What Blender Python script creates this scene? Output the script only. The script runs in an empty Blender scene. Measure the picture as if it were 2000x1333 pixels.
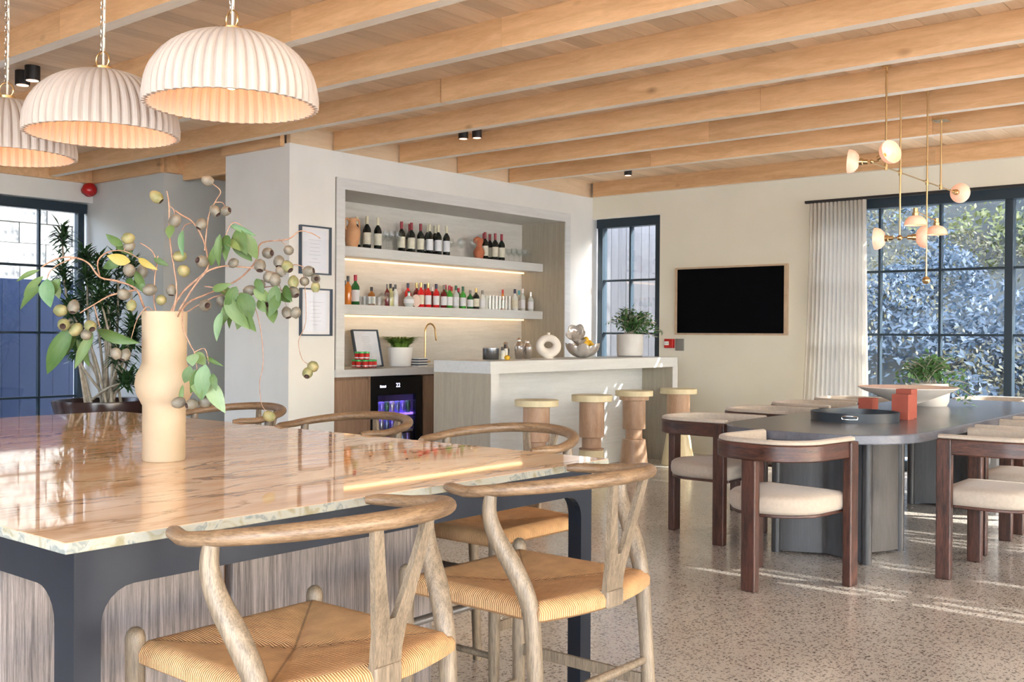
import bpy, bmesh, math, random
from mathutils import Matrix, Vector
random.seed(7)
PI = math.pi
sc = bpy.context.scene
COL = sc.collection
# ------------------------------------------------------------------ camera, sky, sun, exposure
cam_d = bpy.data.cameras.new('camera'); cam = bpy.data.objects.new('camera', cam_d); COL.objects.link(cam)
cam_d.sensor_width = 36.0; cam_d.sensor_fit = 'HORIZONTAL'; cam_d.lens = 36.612; cam_d.clip_start = .05; cam_d.clip_end = 300
rot = Matrix(((0.771916, -0.008907, 0.635662), (0.635692, 0.000569, -0.771943), (0.006514, 0.99996, 0.006101)))
cam.matrix_world = Matrix.Translation((0, 0, 1.27)) @ rot.to_4x4()
sc.camera = cam
W = bpy.data.worlds.new('sky'); sc.world = W; W.use_nodes = True
wn = W.node_tree; wn.nodes.clear()
sky = wn.nodes.new('ShaderNodeTexSky'); sky.sky_type = 'NISHITA'; sky.sun_disc = False
sky.sun_elevation = math.radians(26); sky.sun_rotation = math.radians(66); sky.air_density = 1.0; sky.dust_density = 2.0; sky.ozone_density = 1.5
wmix = wn.nodes.new('ShaderNodeMix'); wmix.data_type = 'RGBA'; wmix.inputs[0].default_value = .6
wn.links.new(sky.outputs[0], wmix.inputs[6]); wmix.inputs[7].default_value = (3.2, 3.25, 3.4, 1)
bg = wn.nodes.new('ShaderNodeBackground'); bg.inputs[1].default_value = 1.4
wo = wn.nodes.new('ShaderNodeOutputWorld')
wn.links.new(wmix.outputs[2], bg.inputs[0]); wn.links.new(bg.outputs[0], wo.inputs[0])
sun_d = bpy.data.lights.new('sun', 'SUN'); sun_d.energy = 8.5; sun_d.angle = math.radians(.4); sun_d.color = (1, .95, .86)
sun = bpy.data.objects.new('sun', sun_d); COL.objects.link(sun)
sun.rotation_euler = Vector((-.86, -.37, -.41)).to_track_quat('-Z', 'Y').to_euler(); sun.location = (12, 14, 9)
sc.view_settings.view_transform = 'Standard'; sc.view_settings.look = 'None'
sc.view_settings.gamma = 1.0; sc.view_settings.use_curve_mapping = False; sc.view_settings.exposure = 1.68
sc.cycles.max_bounces = 9; sc.cycles.diffuse_bounces = 5; sc.cycles.glossy_bounces = 4; sc.cycles.transparent_max_bounces = 16
sc.cycles.transmission_bounces = 6; sc.cycles.sample_clamp_indirect = 6; sc.cycles.caustics_reflective = False; sc.cycles.caustics_refractive = False

# ------------------------------------------------------------------ materials
def new_mat(name):
    m = bpy.data.materials.new(name); m.use_nodes = True
    nt = m.node_tree; b = nt.nodes['Principled BSDF']
    return m, nt, b
def mat(name, col, rough=.6, metal=0.0, spec=.5, emit=None, es=0, coat=0):
    m, nt, b = new_mat(name)
    b.inputs['Base Color'].default_value = (*col, 1); b.inputs['Roughness'].default_value = rough
    b.inputs['Metallic'].default_value = metal; b.inputs['Specular IOR Level'].default_value = spec
    b.inputs['Coat Weight'].default_value = coat
    if emit: b.inputs['Emission Color'].default_value = (*emit, 1); b.inputs['Emission Strength'].default_value = es
    # faint procedural mottling so that no surface is a dead flat tone
    tc = nt.nodes.new('ShaderNodeTexCoord'); n = nt.nodes.new('ShaderNodeTexNoise'); n.inputs['Scale'].default_value = 14
    mr = nt.nodes.new('ShaderNodeMapRange'); mr.inputs[3].default_value = max(.02, rough * .9); mr.inputs[4].default_value = min(1, rough * 1.1 + .01)
    nt.links.new(tc.outputs['Object'], n.inputs['Vector']); nt.links.new(n.outputs[0], mr.inputs[0]); nt.links.new(mr.outputs[0], b.inputs['Roughness'])
    return m
def ramp(nt, stops):
    r = nt.nodes.new('ShaderNodeValToRGB'); e = r.color_ramp.elements
    while len(e) > 1: e.remove(e[-1])
    e[0].position = stops[0][0]; e[0].color = (*stops[0][1], 1)
    for p, c in stops[1:]:
        k = e.new(p); k.color = (*c, 1)
    return r
def wood(name, dark, light, grain=(1, 12, 12), scale=3.0, rough=.5, rnd=.25, knots=0.0, bump=.1, fine=.35, coords='Object', lo=.3, hi=.7):
    """grain: small factor along the grain"""
    m, nt, b = new_mat(name); N = nt.nodes; L = nt.links
    tc = N.new('ShaderNodeTexCoord'); mp = N.new('ShaderNodeMapping'); mp.inputs['Scale'].default_value = grain
    oi = N.new('ShaderNodeObjectInfo'); vm = N.new('ShaderNodeVectorMath'); vm.operation = 'ADD'
    sc3 = N.new('ShaderNodeVectorMath'); sc3.operation = 'SCALE'; sc3.inputs[3].default_value = 37.0
    cmb = N.new('ShaderNodeCombineXYZ'); L.new(oi.outputs['Random'], cmb.inputs[0]); L.new(oi.outputs['Random'], cmb.inputs[1]); L.new(oi.outputs['Random'], cmb.inputs[2])
    L.new(cmb.outputs[0], sc3.inputs[0]); L.new(tc.outputs[coords], vm.inputs[0]); L.new(sc3.outputs[0], vm.inputs[1]); L.new(vm.outputs[0], mp.inputs['Vector'])
    n1 = N.new('ShaderNodeTexNoise'); n1.inputs['Scale'].default_value = scale; n1.inputs['Detail'].default_value = 6; n1.inputs['Roughness'].default_value = .6; n1.inputs['Distortion'].default_value = .6
    n2 = N.new('ShaderNodeTexNoise'); n2.inputs['Scale'].default_value = scale * 6; n2.inputs['Detail'].default_value = 4; n2.inputs['Roughness'].default_value = .7
    L.new(mp.outputs[0], n1.inputs['Vector']); L.new(mp.outputs[0], n2.inputs['Vector'])
    r = ramp(nt, [(lo, dark), (hi, light)])
    mx = N.new('ShaderNodeMix'); mx.data_type = 'FLOAT'; mx.inputs[0].default_value = fine
    L.new(n1.outputs[0], mx.inputs[2]); L.new(n2.outputs[0], mx.inputs[3]); L.new(mx.outputs[0], r.inputs[0])
    out = r.outputs[0]
    if knots:
        vo = N.new('ShaderNodeTexVoronoi'); vo.inputs['Scale'].default_value = 1.6; mk = N.new('ShaderNodeMapping'); mk.inputs['Scale'].default_value = (1, 1.8, 1.8)
        L.new(vm.outputs[0], mk.inputs['Vector']); L.new(mk.outputs[0], vo.inputs['Vector'])
        rk = ramp(nt, [(0, (1, 1, 1)), (.035, (.6, .6, .6)), (.09, (0, 0, 0))]); L.new(vo.outputs['Distance'], rk.inputs[0])
        kf = N.new('ShaderNodeMath'); kf.operation = 'MULTIPLY'; kf.inputs[1].default_value = knots; L.new(rk.outputs[0], kf.inputs[0])
        mk2 = N.new('ShaderNodeMix'); mk2.data_type = 'RGBA'; mk2.inputs[7].default_value = (dark[0] * .35, dark[1] * .3, dark[2] * .25, 1)
        L.new(kf.outputs[0], mk2.inputs[0]); L.new(out, mk2.inputs[6]); out = mk2.outputs[2]
    hsv = N.new('ShaderNodeHueSaturation'); mr = N.new('ShaderNodeMapRange'); mr.inputs[3].default_value = 1 - rnd; mr.inputs[4].default_value = 1 + rnd
    L.new(oi.outputs['Random'], mr.inputs[0]); L.new(mr.outputs[0], hsv.inputs['Value']); L.new(out, hsv.inputs['Color'])
    L.new(hsv.outputs[0], b.inputs['Base Color']); b.inputs['Roughness'].default_value = rough
    bp = N.new('ShaderNodeBump'); bp.inputs['Strength'].default_value = bump; bp.inputs['Distance'].default_value = .004
    L.new(n2.outputs[0], bp.inputs['Height']); L.new(bp.outputs[0], b.inputs['Normal'])
    return m
def noisy(name, c1, c2, scale=8, rough=.8, bump=.0, stretch=(1, 1, 1), metal=0, detail=4):
    m, nt, b = new_mat(name); N = nt.nodes; L = nt.links
    tc = N.new('ShaderNodeTexCoord'); mp = N.new('ShaderNodeMapping'); mp.inputs['Scale'].default_value = stretch
    n = N.new('ShaderNodeTexNoise'); n.inputs['Scale'].default_value = scale; n.inputs['Detail'].default_value = detail
    L.new(tc.outputs['Object'], mp.inputs['Vector']); L.new(mp.outputs[0], n.inputs['Vector'])
    r = ramp(nt, [(.3, c1), (.7, c2)]); L.new(n.outputs[0], r.inputs[0]); L.new(r.outputs[0], b.inputs['Base Color'])
    b.inputs['Roughness'].default_value = rough; b.inputs['Metallic'].default_value = metal
    if bump:
        bp = N.new('ShaderNodeBump'); bp.inputs['Strength'].default_value = bump; bp.inputs['Distance'].default_value = .004
        L.new(n.outputs[0], bp.inputs['Height']); L.new(bp.outputs[0], b.inputs['Normal'])
    return m
def thin_glass(name, tint=(1, 1, 1), gl=.12, rough=.0):
    m = bpy.data.materials.new(name); m.use_nodes = True; nt = m.node_tree; N = nt.nodes; L = nt.links; N.clear()
    t = N.new('ShaderNodeBsdfTransparent'); t.inputs[0].default_value = (*tint, 1)
    g = N.new('ShaderNodeBsdfGlossy'); g.inputs['Roughness'].default_value = rough; g.inputs[0].default_value = (1, 1, 1, 1)
    lw = N.new('ShaderNodeLayerWeight'); lw.inputs[0].default_value = .35
    mr = N.new('ShaderNodeMapRange'); mr.inputs[3].default_value = gl * .4; mr.inputs[4].default_value = min(1, gl * 4)
    L.new(lw.outputs['Facing'], mr.inputs[0])
    mx = N.new('ShaderNodeMixShader'); o = N.new('ShaderNodeOutputMaterial')
    L.new(mr.outputs[0], mx.inputs[0]); L.new(t.outputs[0], mx.inputs[1]); L.new(g.outputs[0], mx.inputs[2]); L.new(mx.outputs[0], o.inputs[0])
    return m
def terrazzo():
    m, nt, b = new_mat('terrazzo floor'); N = nt.nodes; L = nt.links
    tc = N.new('ShaderNodeTexCoord')
    big = N.new('ShaderNodeTexNoise'); big.inputs['Scale'].default_value = 1.3; big.inputs['Detail'].default_value = 5
    L.new(tc.outputs['Object'], big.inputs['Vector'])
    base = ramp(nt, [(.3, (.50, .455, .40)), (.7, (.60, .56, .505))]); L.new(big.outputs[0], base.inputs[0])
    cur = base.outputs[0]
    for scale, sx, thr, keep, col in ((48, (1, 1, 1), .30, .36, (.055, .05, .045)), (85, (1.4, .8, 1), .34, .40, (.10, .08, .065)), (120, (1, 1.3, 1), .4, .45, (.62, .58, .52))):
        mp = N.new('ShaderNodeMapping'); mp.inputs['Scale'].default_value = sx; mp.inputs['Location'].default_value = (scale * .37, scale * .11, 0)
        L.new(tc.outputs['Object'], mp.inputs['Vector'])
        nz = N.new('ShaderNodeTexNoise'); nz.inputs['Scale'].default_value = scale * 1.5; L.new(mp.outputs[0], nz.inputs['Vector'])
        ad = N.new('ShaderNodeMix'); ad.data_type = 'RGBA'; ad.blend_type = 'LINEAR_LIGHT'; ad.inputs[0].default_value = .012
        L.new(mp.outputs[0], ad.inputs[6]); L.new(nz.outputs[1], ad.inputs[7])
        v = N.new('ShaderNodeTexVoronoi'); v.inputs['Scale'].default_value = scale; v.voronoi_dimensions = '2D'; L.new(ad.outputs[2], v.inputs['Vector'])
        lt = N.new('ShaderNodeMath'); lt.operation = 'LESS_THAN'; lt.inputs[1].default_value = thr; L.new(v.outputs['Distance'], lt.inputs[0])
        sep = N.new('ShaderNodeSeparateColor'); L.new(v.outputs['Color'], sep.inputs[0])
        k = N.new('ShaderNodeMath'); k.operation = 'LESS_THAN'; k.inputs[1].default_value = keep; L.new(sep.outputs[0], k.inputs[0])
        mu = N.new('ShaderNodeMath'); mu.operation = 'MULTIPLY'; L.new(lt.outputs[0], mu.inputs[0]); L.new(k.outputs[0], mu.inputs[1])
        m2 = N.new('ShaderNodeMath'); m2.operation = 'MULTIPLY'; m2.inputs[1].default_value = .8; L.new(mu.outputs[0], m2.inputs[0])
        mx = N.new('ShaderNodeMix'); mx.data_type = 'RGBA'; L.new(m2.outputs[0], mx.inputs[0]); L.new(cur, mx.inputs[6]); mx.inputs[7].default_value = (*col, 1)
        cur = mx.outputs[2]
    L.new(cur, b.inputs['Base Color'])
    rr = N.new('ShaderNodeMapRange'); rr.inputs[3].default_value = .13; rr.inputs[4].default_value = .24; L.new(big.outputs[0], rr.inputs[0]); L.new(rr.outputs[0], b.inputs['Roughness'])
    b.inputs['Specular IOR Level'].default_value = .6; b.inputs['Coat Weight'].default_value = .25; b.inputs['Coat Roughness'].default_value = .12
    return m
def marble():
    m, nt, b = new_mat('polished veined marble'); N = nt.nodes; L = nt.links
    tc = N.new('ShaderNodeTexCoord')
    mp = N.new('ShaderNodeMapping'); mp.inputs['Scale'].default_value = (1.0, .28, 1); mp.inputs['Rotation'].default_value = (0, 0, .06); L.new(tc.outputs['Object'], mp.inputs['Vector'])
    n = N.new('ShaderNodeTexNoise'); n.inputs['Scale'].default_value = 7; n.inputs['Detail'].default_value = 8; n.inputs['Roughness'].default_value = .62; n.inputs['Distortion'].default_value = .9
    L.new(mp.outputs[0], n.inputs['Vector'])
    base = ramp(nt, [(.25, (.56, .35, .20)), (.45, (.72, .50, .32)), (.6, (.78, .60, .42)), (.8, (.68, .44, .25))]); L.new(n.outputs[0], base.inputs[0])
    # veins: thin bands where a stretched noise crosses its mid value
    cur = base.outputs[0]
    for s, w, col, gate, loc in ((5.5, .014, (.25, .13, .055), .42, 3.1), (10.0, .018, (.42, .25, .12), .48, 8.3), (17.0, .02, (.55, .34, .18), .52, 5.3), (2.4, .03, (.05, .045, .035), .63, 1.7)):
        mv = N.new('ShaderNodeMapping'); mv.inputs['Scale'].default_value = (1.0, .20, 1); mv.inputs['Location'].default_value = (loc, loc * 2, 0); L.new(tc.outputs['Object'], mv.inputs['Vector'])
        v = N.new('ShaderNodeTexNoise'); v.inputs['Scale'].default_value = s; v.inputs['Detail'].default_value = 6; v.inputs['Distortion'].default_value = .7; L.new(mv.outputs[0], v.inputs['Vector'])
        a = N.new('ShaderNodeMath'); a.operation = 'SUBTRACT'; a.inputs[1].default_value = .5; L.new(v.outputs[0], a.inputs[0])
        ab = N.new('ShaderNodeMath'); ab.operation = 'ABSOLUTE'; L.new(a.outputs[0], ab.inputs[0])
        r = N.new('ShaderNodeMapRange'); r.inputs[1].default_value = 0; r.inputs[2].default_value = w; r.inputs[3].default_value = .97; r.inputs[4].default_value = 0; L.new(ab.outputs[0], r.inputs[0])
        g = N.new('ShaderNodeTexNoise'); g.inputs['Scale'].default_value = 2.3; L.new(mv.outputs[0], g.inputs['Vector'])
        gm = N.new('ShaderNodeMapRange'); gm.inputs[1].default_value = gate; gm.inputs[2].default_value = gate + .08; L.new(g.outputs[0], gm.inputs[0])
        mu = N.new('ShaderNodeMath'); mu.operation = 'MULTIPLY'; L.new(r.outputs[0], mu.inputs[0]); L.new(gm.outputs[0], mu.inputs[1])
        mx = N.new('ShaderNodeMix'); mx.data_type = 'RGBA'; L.new(mu.outputs[0], mx.inputs[0]); L.new(cur, mx.inputs[6]); mx.inputs[7].default_value = (*col, 1); cur = mx.outputs[2]
    ge = N.new('ShaderNodeTexCoord'); sz = N.new('ShaderNodeSeparateXYZ'); L.new(ge.outputs['Normal'], sz.inputs[0])
    lt = N.new('ShaderNodeMath'); lt.operation = 'LESS_THAN'; lt.inputs[1].default_value = .4; L.new(sz.outputs[2], lt.inputs[0])
    ev = N.new('ShaderNodeTexNoise'); ev.inputs['Scale'].default_value = 16; ev.inputs['Detail'].default_value = 5; ev.inputs['Distortion'].default_value = 1.2; L.new(tc.outputs['Object'], ev.inputs['Vector'])
    er = ramp(nt, [(.34, (.26, .235, .15)), (.45, (.35, .345, .285)), (.55, (.36, .36, .31)), (.60, (.20, .225, .22)), (.64, (.31, .31, .27))]); L.new(ev.outputs[0], er.inputs[0])
    em = N.new('ShaderNodeMix'); em.data_type = 'RGBA'; L.new(lt.outputs[0], em.inputs[0]); L.new(cur, em.inputs[6]); L.new(er.outputs[0], em.inputs[7]); cur = em.outputs[2]
    L.new(cur, b.inputs['Base Color']); b.inputs['Roughness'].default_value = .03; b.inputs['Specular IOR Level'].default_value = .5
    return m
def cord():
    """woven paper cord: strands run square to the nearest rail, four triangles meeting in the middle"""
    m, nt, b = new_mat('woven paper cord'); N = nt.nodes; L = nt.links
    tc = N.new('ShaderNodeTexCoord'); sp = N.new('ShaderNodeSeparateXYZ'); L.new(tc.outputs['Object'], sp.inputs[0])
    ax = N.new('ShaderNodeMath'); ax.operation = 'ABSOLUTE'; L.new(sp.outputs[0], ax.inputs[0])
    ay = N.new('ShaderNodeMath'); ay.operation = 'ABSOLUTE'; L.new(sp.outputs[1], ay.inputs[0])
    gt = N.new('ShaderNodeMath'); gt.operation = 'GREATER_THAN'; L.new(ax.outputs[0], gt.inputs[0])
    k = N.new('ShaderNodeMath'); k.operation = 'MULTIPLY'; k.inputs[1].default_value = 1.06; L.new(ay.outputs[0], k.inputs[0]); L.new(k.outputs[0], gt.inputs[1])
    mx = N.new('ShaderNodeMix'); mx.data_type = 'FLOAT'; L.new(gt.outputs[0], mx.inputs[0]); L.new(sp.outputs[0], mx.inputs[2]); L.new(sp.outputs[1], mx.inputs[3])
    fr = N.new('ShaderNodeMath'); fr.operation = 'MULTIPLY'; fr.inputs[1].default_value = 2 * PI / .0062; L.new(mx.outputs[0], fr.inputs[0])
    sn = N.new('ShaderNodeMath'); sn.operation = 'SINE'; L.new(fr.outputs[0], sn.inputs[0])
    h = N.new('ShaderNodeMapRange'); h.inputs[1].default_value = -1; L.new(sn.outputs[0], h.inputs[0])
    r = ramp(nt, [(0, (.30, .15, .06)), (.35, (.52, .285, .125)), (1, (.66, .41, .205))]); L.new(h.outputs[0], r.inputs[0])
    n = N.new('ShaderNodeTexNoise'); n.inputs['Scale'].default_value = 25; L.new(tc.outputs['Object'], n.inputs['Vector'])
    hs = N.new('ShaderNodeHueSaturation'); mr = N.new('ShaderNodeMapRange'); mr.inputs[3].default_value = .7; mr.inputs[4].default_value = 1.25
    L.new(n.outputs[0], mr.inputs[0]); L.new(mr.outputs[0], hs.inputs['Value']); L.new(r.outputs[0], hs.inputs['Color']); df = N.new('ShaderNodeMath'); df.operation = 'SUBTRACT'; L.new(ax.outputs[0], df.inputs[0]); L.new(k.outputs[0], df.inputs[1])
    ad = N.new('ShaderNodeMath'); ad.operation = 'ABSOLUTE'; L.new(df.outputs[0], ad.inputs[0])
    sm = N.new('ShaderNodeMapRange'); sm.inputs[1].default_value = 0; sm.inputs[2].default_value = .006; sm.inputs[3].default_value = .45; sm.inputs[4].default_value = 1; L.new(ad.outputs[0], sm.inputs[0])
    dk = N.new('ShaderNodeHueSaturation'); L.new(hs.outputs[0], dk.inputs['Color']); L.new(sm.outputs[0], dk.inputs['Value']); L.new(dk.outputs[0], b.inputs['Base Color'])
    bp = N.new('ShaderNodeBump'); bp.inputs['Strength'].default_value = .8; bp.inputs['Distance'].default_value = .003; L.new(h.outputs[0], bp.inputs['Height']); L.new(bp.outputs[0], b.inputs['Normal'])
    b.inputs['Roughness'].default_value = .75
    return m
def cloth(name, c, trans=.0, rough=.9, scale=300):
    m, nt, b = new_mat(name); N = nt.nodes; L = nt.links
    tc = N.new('ShaderNodeTexCoord'); n = N.new('ShaderNodeTexNoise'); n.inputs['Scale'].default_value = scale; L.new(tc.outputs['Object'], n.inputs['Vector'])
    r = ramp(nt, [(.3, tuple(v * .88 for v in c)), (.7, c)]); L.new(n.outputs[0], r.inputs[0]); L.new(r.outputs[0], b.inputs['Base Color'])
    b.inputs['Roughness'].default_value = rough; b.inputs['Sheen Weight'].default_value = .25; b.inputs['Specular IOR Level'].default_value = .2
    if trans:
        t = N.new('ShaderNodeBsdfTranslucent'); t.inputs[0].default_value = (*c, 1); mx = N.new('ShaderNodeMixShader'); mx.inputs[0].default_value = trans
        tp = N.new('ShaderNodeBsdfTransparent'); mx2 = N.new('ShaderNodeMixShader'); mx2.inputs[0].default_value = .12
        o = N['Material Output']; L.new(b.outputs[0], mx.inputs[1]); L.new(t.outputs[0], mx.inputs[2]); L.new(mx.outputs[0], mx2.inputs[1]); L.new(tp.outputs[0], mx2.inputs[2]); L.new(mx2.outputs[0], o.inputs[0])
    return m
def leafmat(name, c1, c2, trans=.25, rough=.5, scale=3):
    m, nt, b = new_mat(name); N = nt.nodes; L = nt.links
    tc = N.new('ShaderNodeTexCoord'); oi = N.new('ShaderNodeObjectInfo')
    n = N.new('ShaderNodeTexNoise'); n.inputs['Scale'].default_value = scale; n.inputs['Detail'].default_value = 3; L.new(tc.outputs['Object'], n.inputs['Vector'])
    ad = N.new('ShaderNodeMath'); ad.operation = 'ADD'; L.new(n.outputs[0], ad.inputs[0]); L.new(oi.outputs['Random'], ad.inputs[1])
    hf = N.new('ShaderNodeMath'); hf.operation = 'MULTIPLY'; hf.inputs[1].default_value = .5; L.new(ad.outputs[0], hf.inputs[0])
    r = ramp(nt, [(.2, c1), (.8, c2)]); L.new(hf.outputs[0], r.inputs[0]); L.new(r.outputs[0], b.inputs['Base Color']); b.inputs['Roughness'].default_value = rough
    t = N.new('ShaderNodeBsdfTranslucent'); L.new(r.outputs[0], t.inputs[0]); mx = N.new('ShaderNodeMixShader'); mx.inputs[0].default_value = trans
    o = N['Material Output']; L.new(b.outputs[0], mx.inputs[1]); L.new(t.outputs[0], mx.inputs[2]); L.new(mx.outputs[0], o.inputs[0])
    return m

M = {}
M['beam'] = wood('oak beam cladding', (.56, .32, .15), (.79, .52, .29), (1.2, 9, 9), 2.0, .45, .12, knots=.75, fine=.3)
M['beam_bounce'] = wood('bounce lit beam underside', (.78, .68, .55), (.88, .80, .68), (1.2, 9, 9), 2.0, .45, .08, fine=.3)  # bounce light on the beam undersides painted in as a paler tone
M['plank'] = wood('pale oak ceiling boards', (.66, .47, .30), (.82, .63, .44), (9, .8, 9), 2.2, .5, .13, fine=.3)
M['header'] = wood('pale header board', (.60, .44, .28), (.76, .60, .42), (9, 1, 9), 2.0, .5, .1)
M['wall'] = noisy('off white plaster', (.66, .66, .635), (.72, .72, .695), 2.0, .9, .05)
M['wallb'] = noisy('warm cream plaster', (.70, .675, .57), (.76, .73, .63), 1.2, .9, .05)
M['wall_shaded'] = noisy('white plaster in painted shade', (.56, .57, .55), (.62, .63, .61), 1.5, .9, .05)  # same white plaster with the shade of the left walls painted in
M['floor'] = terrazzo()
M['marble'] = marble()
M['steel'] = mat('dark blue black steel', (.007, .012, .022), .3, .3, .6)
M['frame'] = mat('dark anodised frame', (.018, .035, .052), .38, .2, .5)
M['glass'] = thin_glass('window glass', (.985, .99, 1), .07)
M['glasst'] = thin_glass('view dimming glass', (.83, .85, .87), .06)  # tint added to dim the bright view outside
M['ware'] = thin_glass('clear glassware', (.965, .975, .975), .045, .04)
M['pglass'] = thin_glass('picture glass', (.99, .99, 1), .03)
M['isl'] = wood('grey brushed oak', (.06, .05, .048), (.34, .29, .27), (30, 30, .6), 3.2, .6, .04, lo=.38, hi=.64, fine=.5, bump=.5)
M['islgap'] = wood('brown oak edge', (.12, .06, .03), (.22, .12, .07), (14, 14, .6), 4, .6, .04)
M['ash'] = wood('weathered limed oak', (.085, .064, .043), (.31, .24, .165), (26, 26, 1.6), 3.0, .42, .05, fine=.55, lo=.36, hi=.66, bump=.25)
M['ashb'] = wood('limed oak bow', (.09, .052, .028), (.32, .21, .12), (4, 4, 30), 3.0, .35, .05, fine=.5, bump=.2, lo=.36, hi=.66)
M['cord'] = cord()
M['walnut'] = wood('dark reddish oak', (.012, .005, .0035), (.115, .042, .026), (14, 14, 1.2), 3.0, .36, .04, fine=.5, lo=.38, hi=.64, bump=.2)
M['walnuth'] = wood('dark reddish oak rail', (.014, .006, .004), (.125, .045, .027), (2.2, 2.2, 22), 2.4, .34, .04, fine=.5, lo=.38, hi=.64, bump=.2)
M['velvet'] = cloth('cream upholstery', (.50, .425, .345), 0, .85, 60)
M['ttop'] = wood('charcoal stained oak', (.10, .105, .125), (.165, .17, .20), (9, 1.0, 9), 3, .24, .02, fine=.5, bump=.06)  # blue grey lift in the base stands in for the window's reflection
M['tbase'] = wood('charcoal stained oak base', (.018, .0175, .019), (.065, .06, .06), (9, 9, .7), 3, .38, .02, fine=.5)
M['veneerh'] = wood('light washed laminate', (.50, .485, .445), (.66, .645, .60), (12, .9, 12), 3, .5, 0, fine=.4, bump=.03)
M['veneerv'] = wood('grey beige washed laminate', (.30, .265, .205), (.44, .40, .325), (12, 12, .7), 3, .55, 0, fine=.45, bump=.03)
M['barsl'] = wood('pale stone laminate', (.53, .545, .545), (.65, .665, .665), (12, .9, 12), 3, .35, 0, fine=.4, bump=.02)
M['cab'] = wood('brown knotty oak veneer', (.22, .125, .075), (.38, .25, .165), (9, 9, .8), 2.6, .5, .05, knots=.6)
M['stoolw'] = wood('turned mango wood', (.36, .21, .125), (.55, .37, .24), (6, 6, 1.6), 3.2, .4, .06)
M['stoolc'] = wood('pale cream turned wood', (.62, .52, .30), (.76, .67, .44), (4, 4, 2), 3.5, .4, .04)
M['brass'] = mat('aged brass', (.62, .44, .22), .28, 1.0)
M['chrome'] = mat('polished steel', (.75, .74, .72), .12, 1.0)
M['black'] = mat('matt black', (.012, .012, .014), .45)
M['tv'] = mat('black screen', (.003, .003, .004), .6, 0, .03)
M['tvframe'] = wood('thin oak frame', (.42, .30, .20), (.58, .45, .32), (4, 4, 4), 3, .5, 0)
M['vase'] = noisy('buff clay', (.37, .29, .195), (.44, .355, .25), 5, .85, .15)
M['terra'] = noisy('terracotta', (.62, .32, .16), (.72, .42, .23), 8, .85, .1)
M['terra2'] = noisy('rust terracotta', (.42, .125, .06), (.50, .17, .085), 8, .85, .1)
M['brick'] = noisy('painted brick red', (.30, .065, .042), (.37, .09, .058), 10, .8, .1)
M['cream'] = noisy('matt cream ceramic', (.72, .67, .60), (.80, .76, .70), 7, .8, .1)
M['white'] = mat('white', (.80, .80, .80), .6)
M['concrete'] = noisy('pale grey planter', (.56, .55, .53), (.68, .67, .65), 6, .85, .15)
M['potd'] = mat('glazed dark brown pot', (.035, .016, .014), .2)
M['soil'] = noisy('soil', (.03, .02, .012), (.08, .05, .03), 40, .95, .5)
M['twig'] = noisy('reddish brown twig', (.22, .12, .08), (.40, .25, .17), 60, .7, .3)
M['stem'] = noisy('pale grey stem', (.34, .29, .22), (.52, .47, .38), 20, .8, .2)
M['euc'] = leafmat('gum leaf green', (.035, .095, .018), (.14, .22, .075))
M['euc2'] = leafmat('pale blue green gum leaf', (.09, .20, .09), (.26, .37, .21))
M['eucy'] = leafmat('yellowing gum leaf', (.40, .33, .08), (.52, .38, .10))
M['nut'] = noisy('green tan gumnut', (.10, .13, .05), (.30, .25, .12), 30, .6, .3)
M['nutg'] = noisy('grey mauve gumnut', (.085, .08, .065), (.20, .18, .14), 30, .55, .3)
M['nuth'] = mat('dark gumnut opening', (.03, .012, .008), .8)
M['drac'] = leafmat('dark green lance leaf', (.012, .045, .015), (.05, .12, .035), .15, .35, 8)
M['ficus'] = leafmat('mid green leaf', (.04, .13, .04), (.15, .30, .10), .2, .4, 20)
M['fern'] = leafmat('yellow green leaf', (.12, .26, .04), (.38, .46, .12), .2, .4, 40)
M['shade'] = noisy('pale plaster shade', (.42, .365, .325), (.50, .435, .39), 5, .8, .1)
M['curt'] = cloth('sheer off white curtain', (.72, .68, .61), .55, .9, 200)
M['alab'] = mat('peach alabaster', (.90, .60, .46), .35, 0, .5, (1, .40, .22), .12)
M['bulb'] = mat('lit bulb', (1, .9, .7), .4, 0, .5, (1, .66, .30), 3.5)
M['led'] = mat('warm led strip', (1, .8, .5), .5, 0, .5, (1, .58, .26), .8)
M['spot'] = mat('lit downlight face', (1, .7, .5), .5, 0, .5, (1, .62, .40), 1.0)
M['redp'] = mat('red plastic', (.45, .012, .012), .25)
M['grey'] = mat('grey plastic', (.20, .20, .19), .5)
M['wineg'] = mat('dark green wine glass', (.008, .012, .010), .08, 0, .6, coat=.3)
M['capc'] = mat('cream capsule', (.66, .62, .46), .4)
M['capr'] = mat('wine red capsule', (.26, .012, .025), .35)
M['lab1'] = noisy('cream paper label', (.58, .56, .44), (.70, .68, .58), 25, .8)
M['lab2'] = mat('white paper label', (.66, .68, .72), .7)
M['dgrey'] = mat('dark grey print', (.10, .11, .12), .8)
M['paper'] = mat('white paper', (.74, .78, .84), .7)
M['print'] = mat('faint grey print', (.48, .50, .54), .8)
M['lemon'] = noisy('lemon skin', (.62, .36, .015), (.75, .46, .03), 60, .45, .2)
M['shell'] = noisy('silvery shell', (.55, .50, .45), (.78, .75, .72), 9, .18, .2, metal=.55)
M['bark'] = noisy('bark', (.16, .12, .09), (.30, .25, .2), 12, .9, .4)
M['hill'] = noisy('dry hillside soil', (.01, .016, .02), (.028, .034, .03), 2.5, .95, .4)
M['pave'] = noisy('pale paving', (.60, .58, .54), (.70, .68, .64), 3, .9, .1)
M['navy'] = mat('blue shade boards', (.016, .036, .10), .4)  # colour stands in for the dark blue shade outside the left glazing
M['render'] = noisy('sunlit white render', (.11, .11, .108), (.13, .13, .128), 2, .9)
M['clad'] = wood('weathered pale cladding', (.11, .11, .118), (.17, .17, .18), (8, 8, .6), 3, .8, .1)
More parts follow.
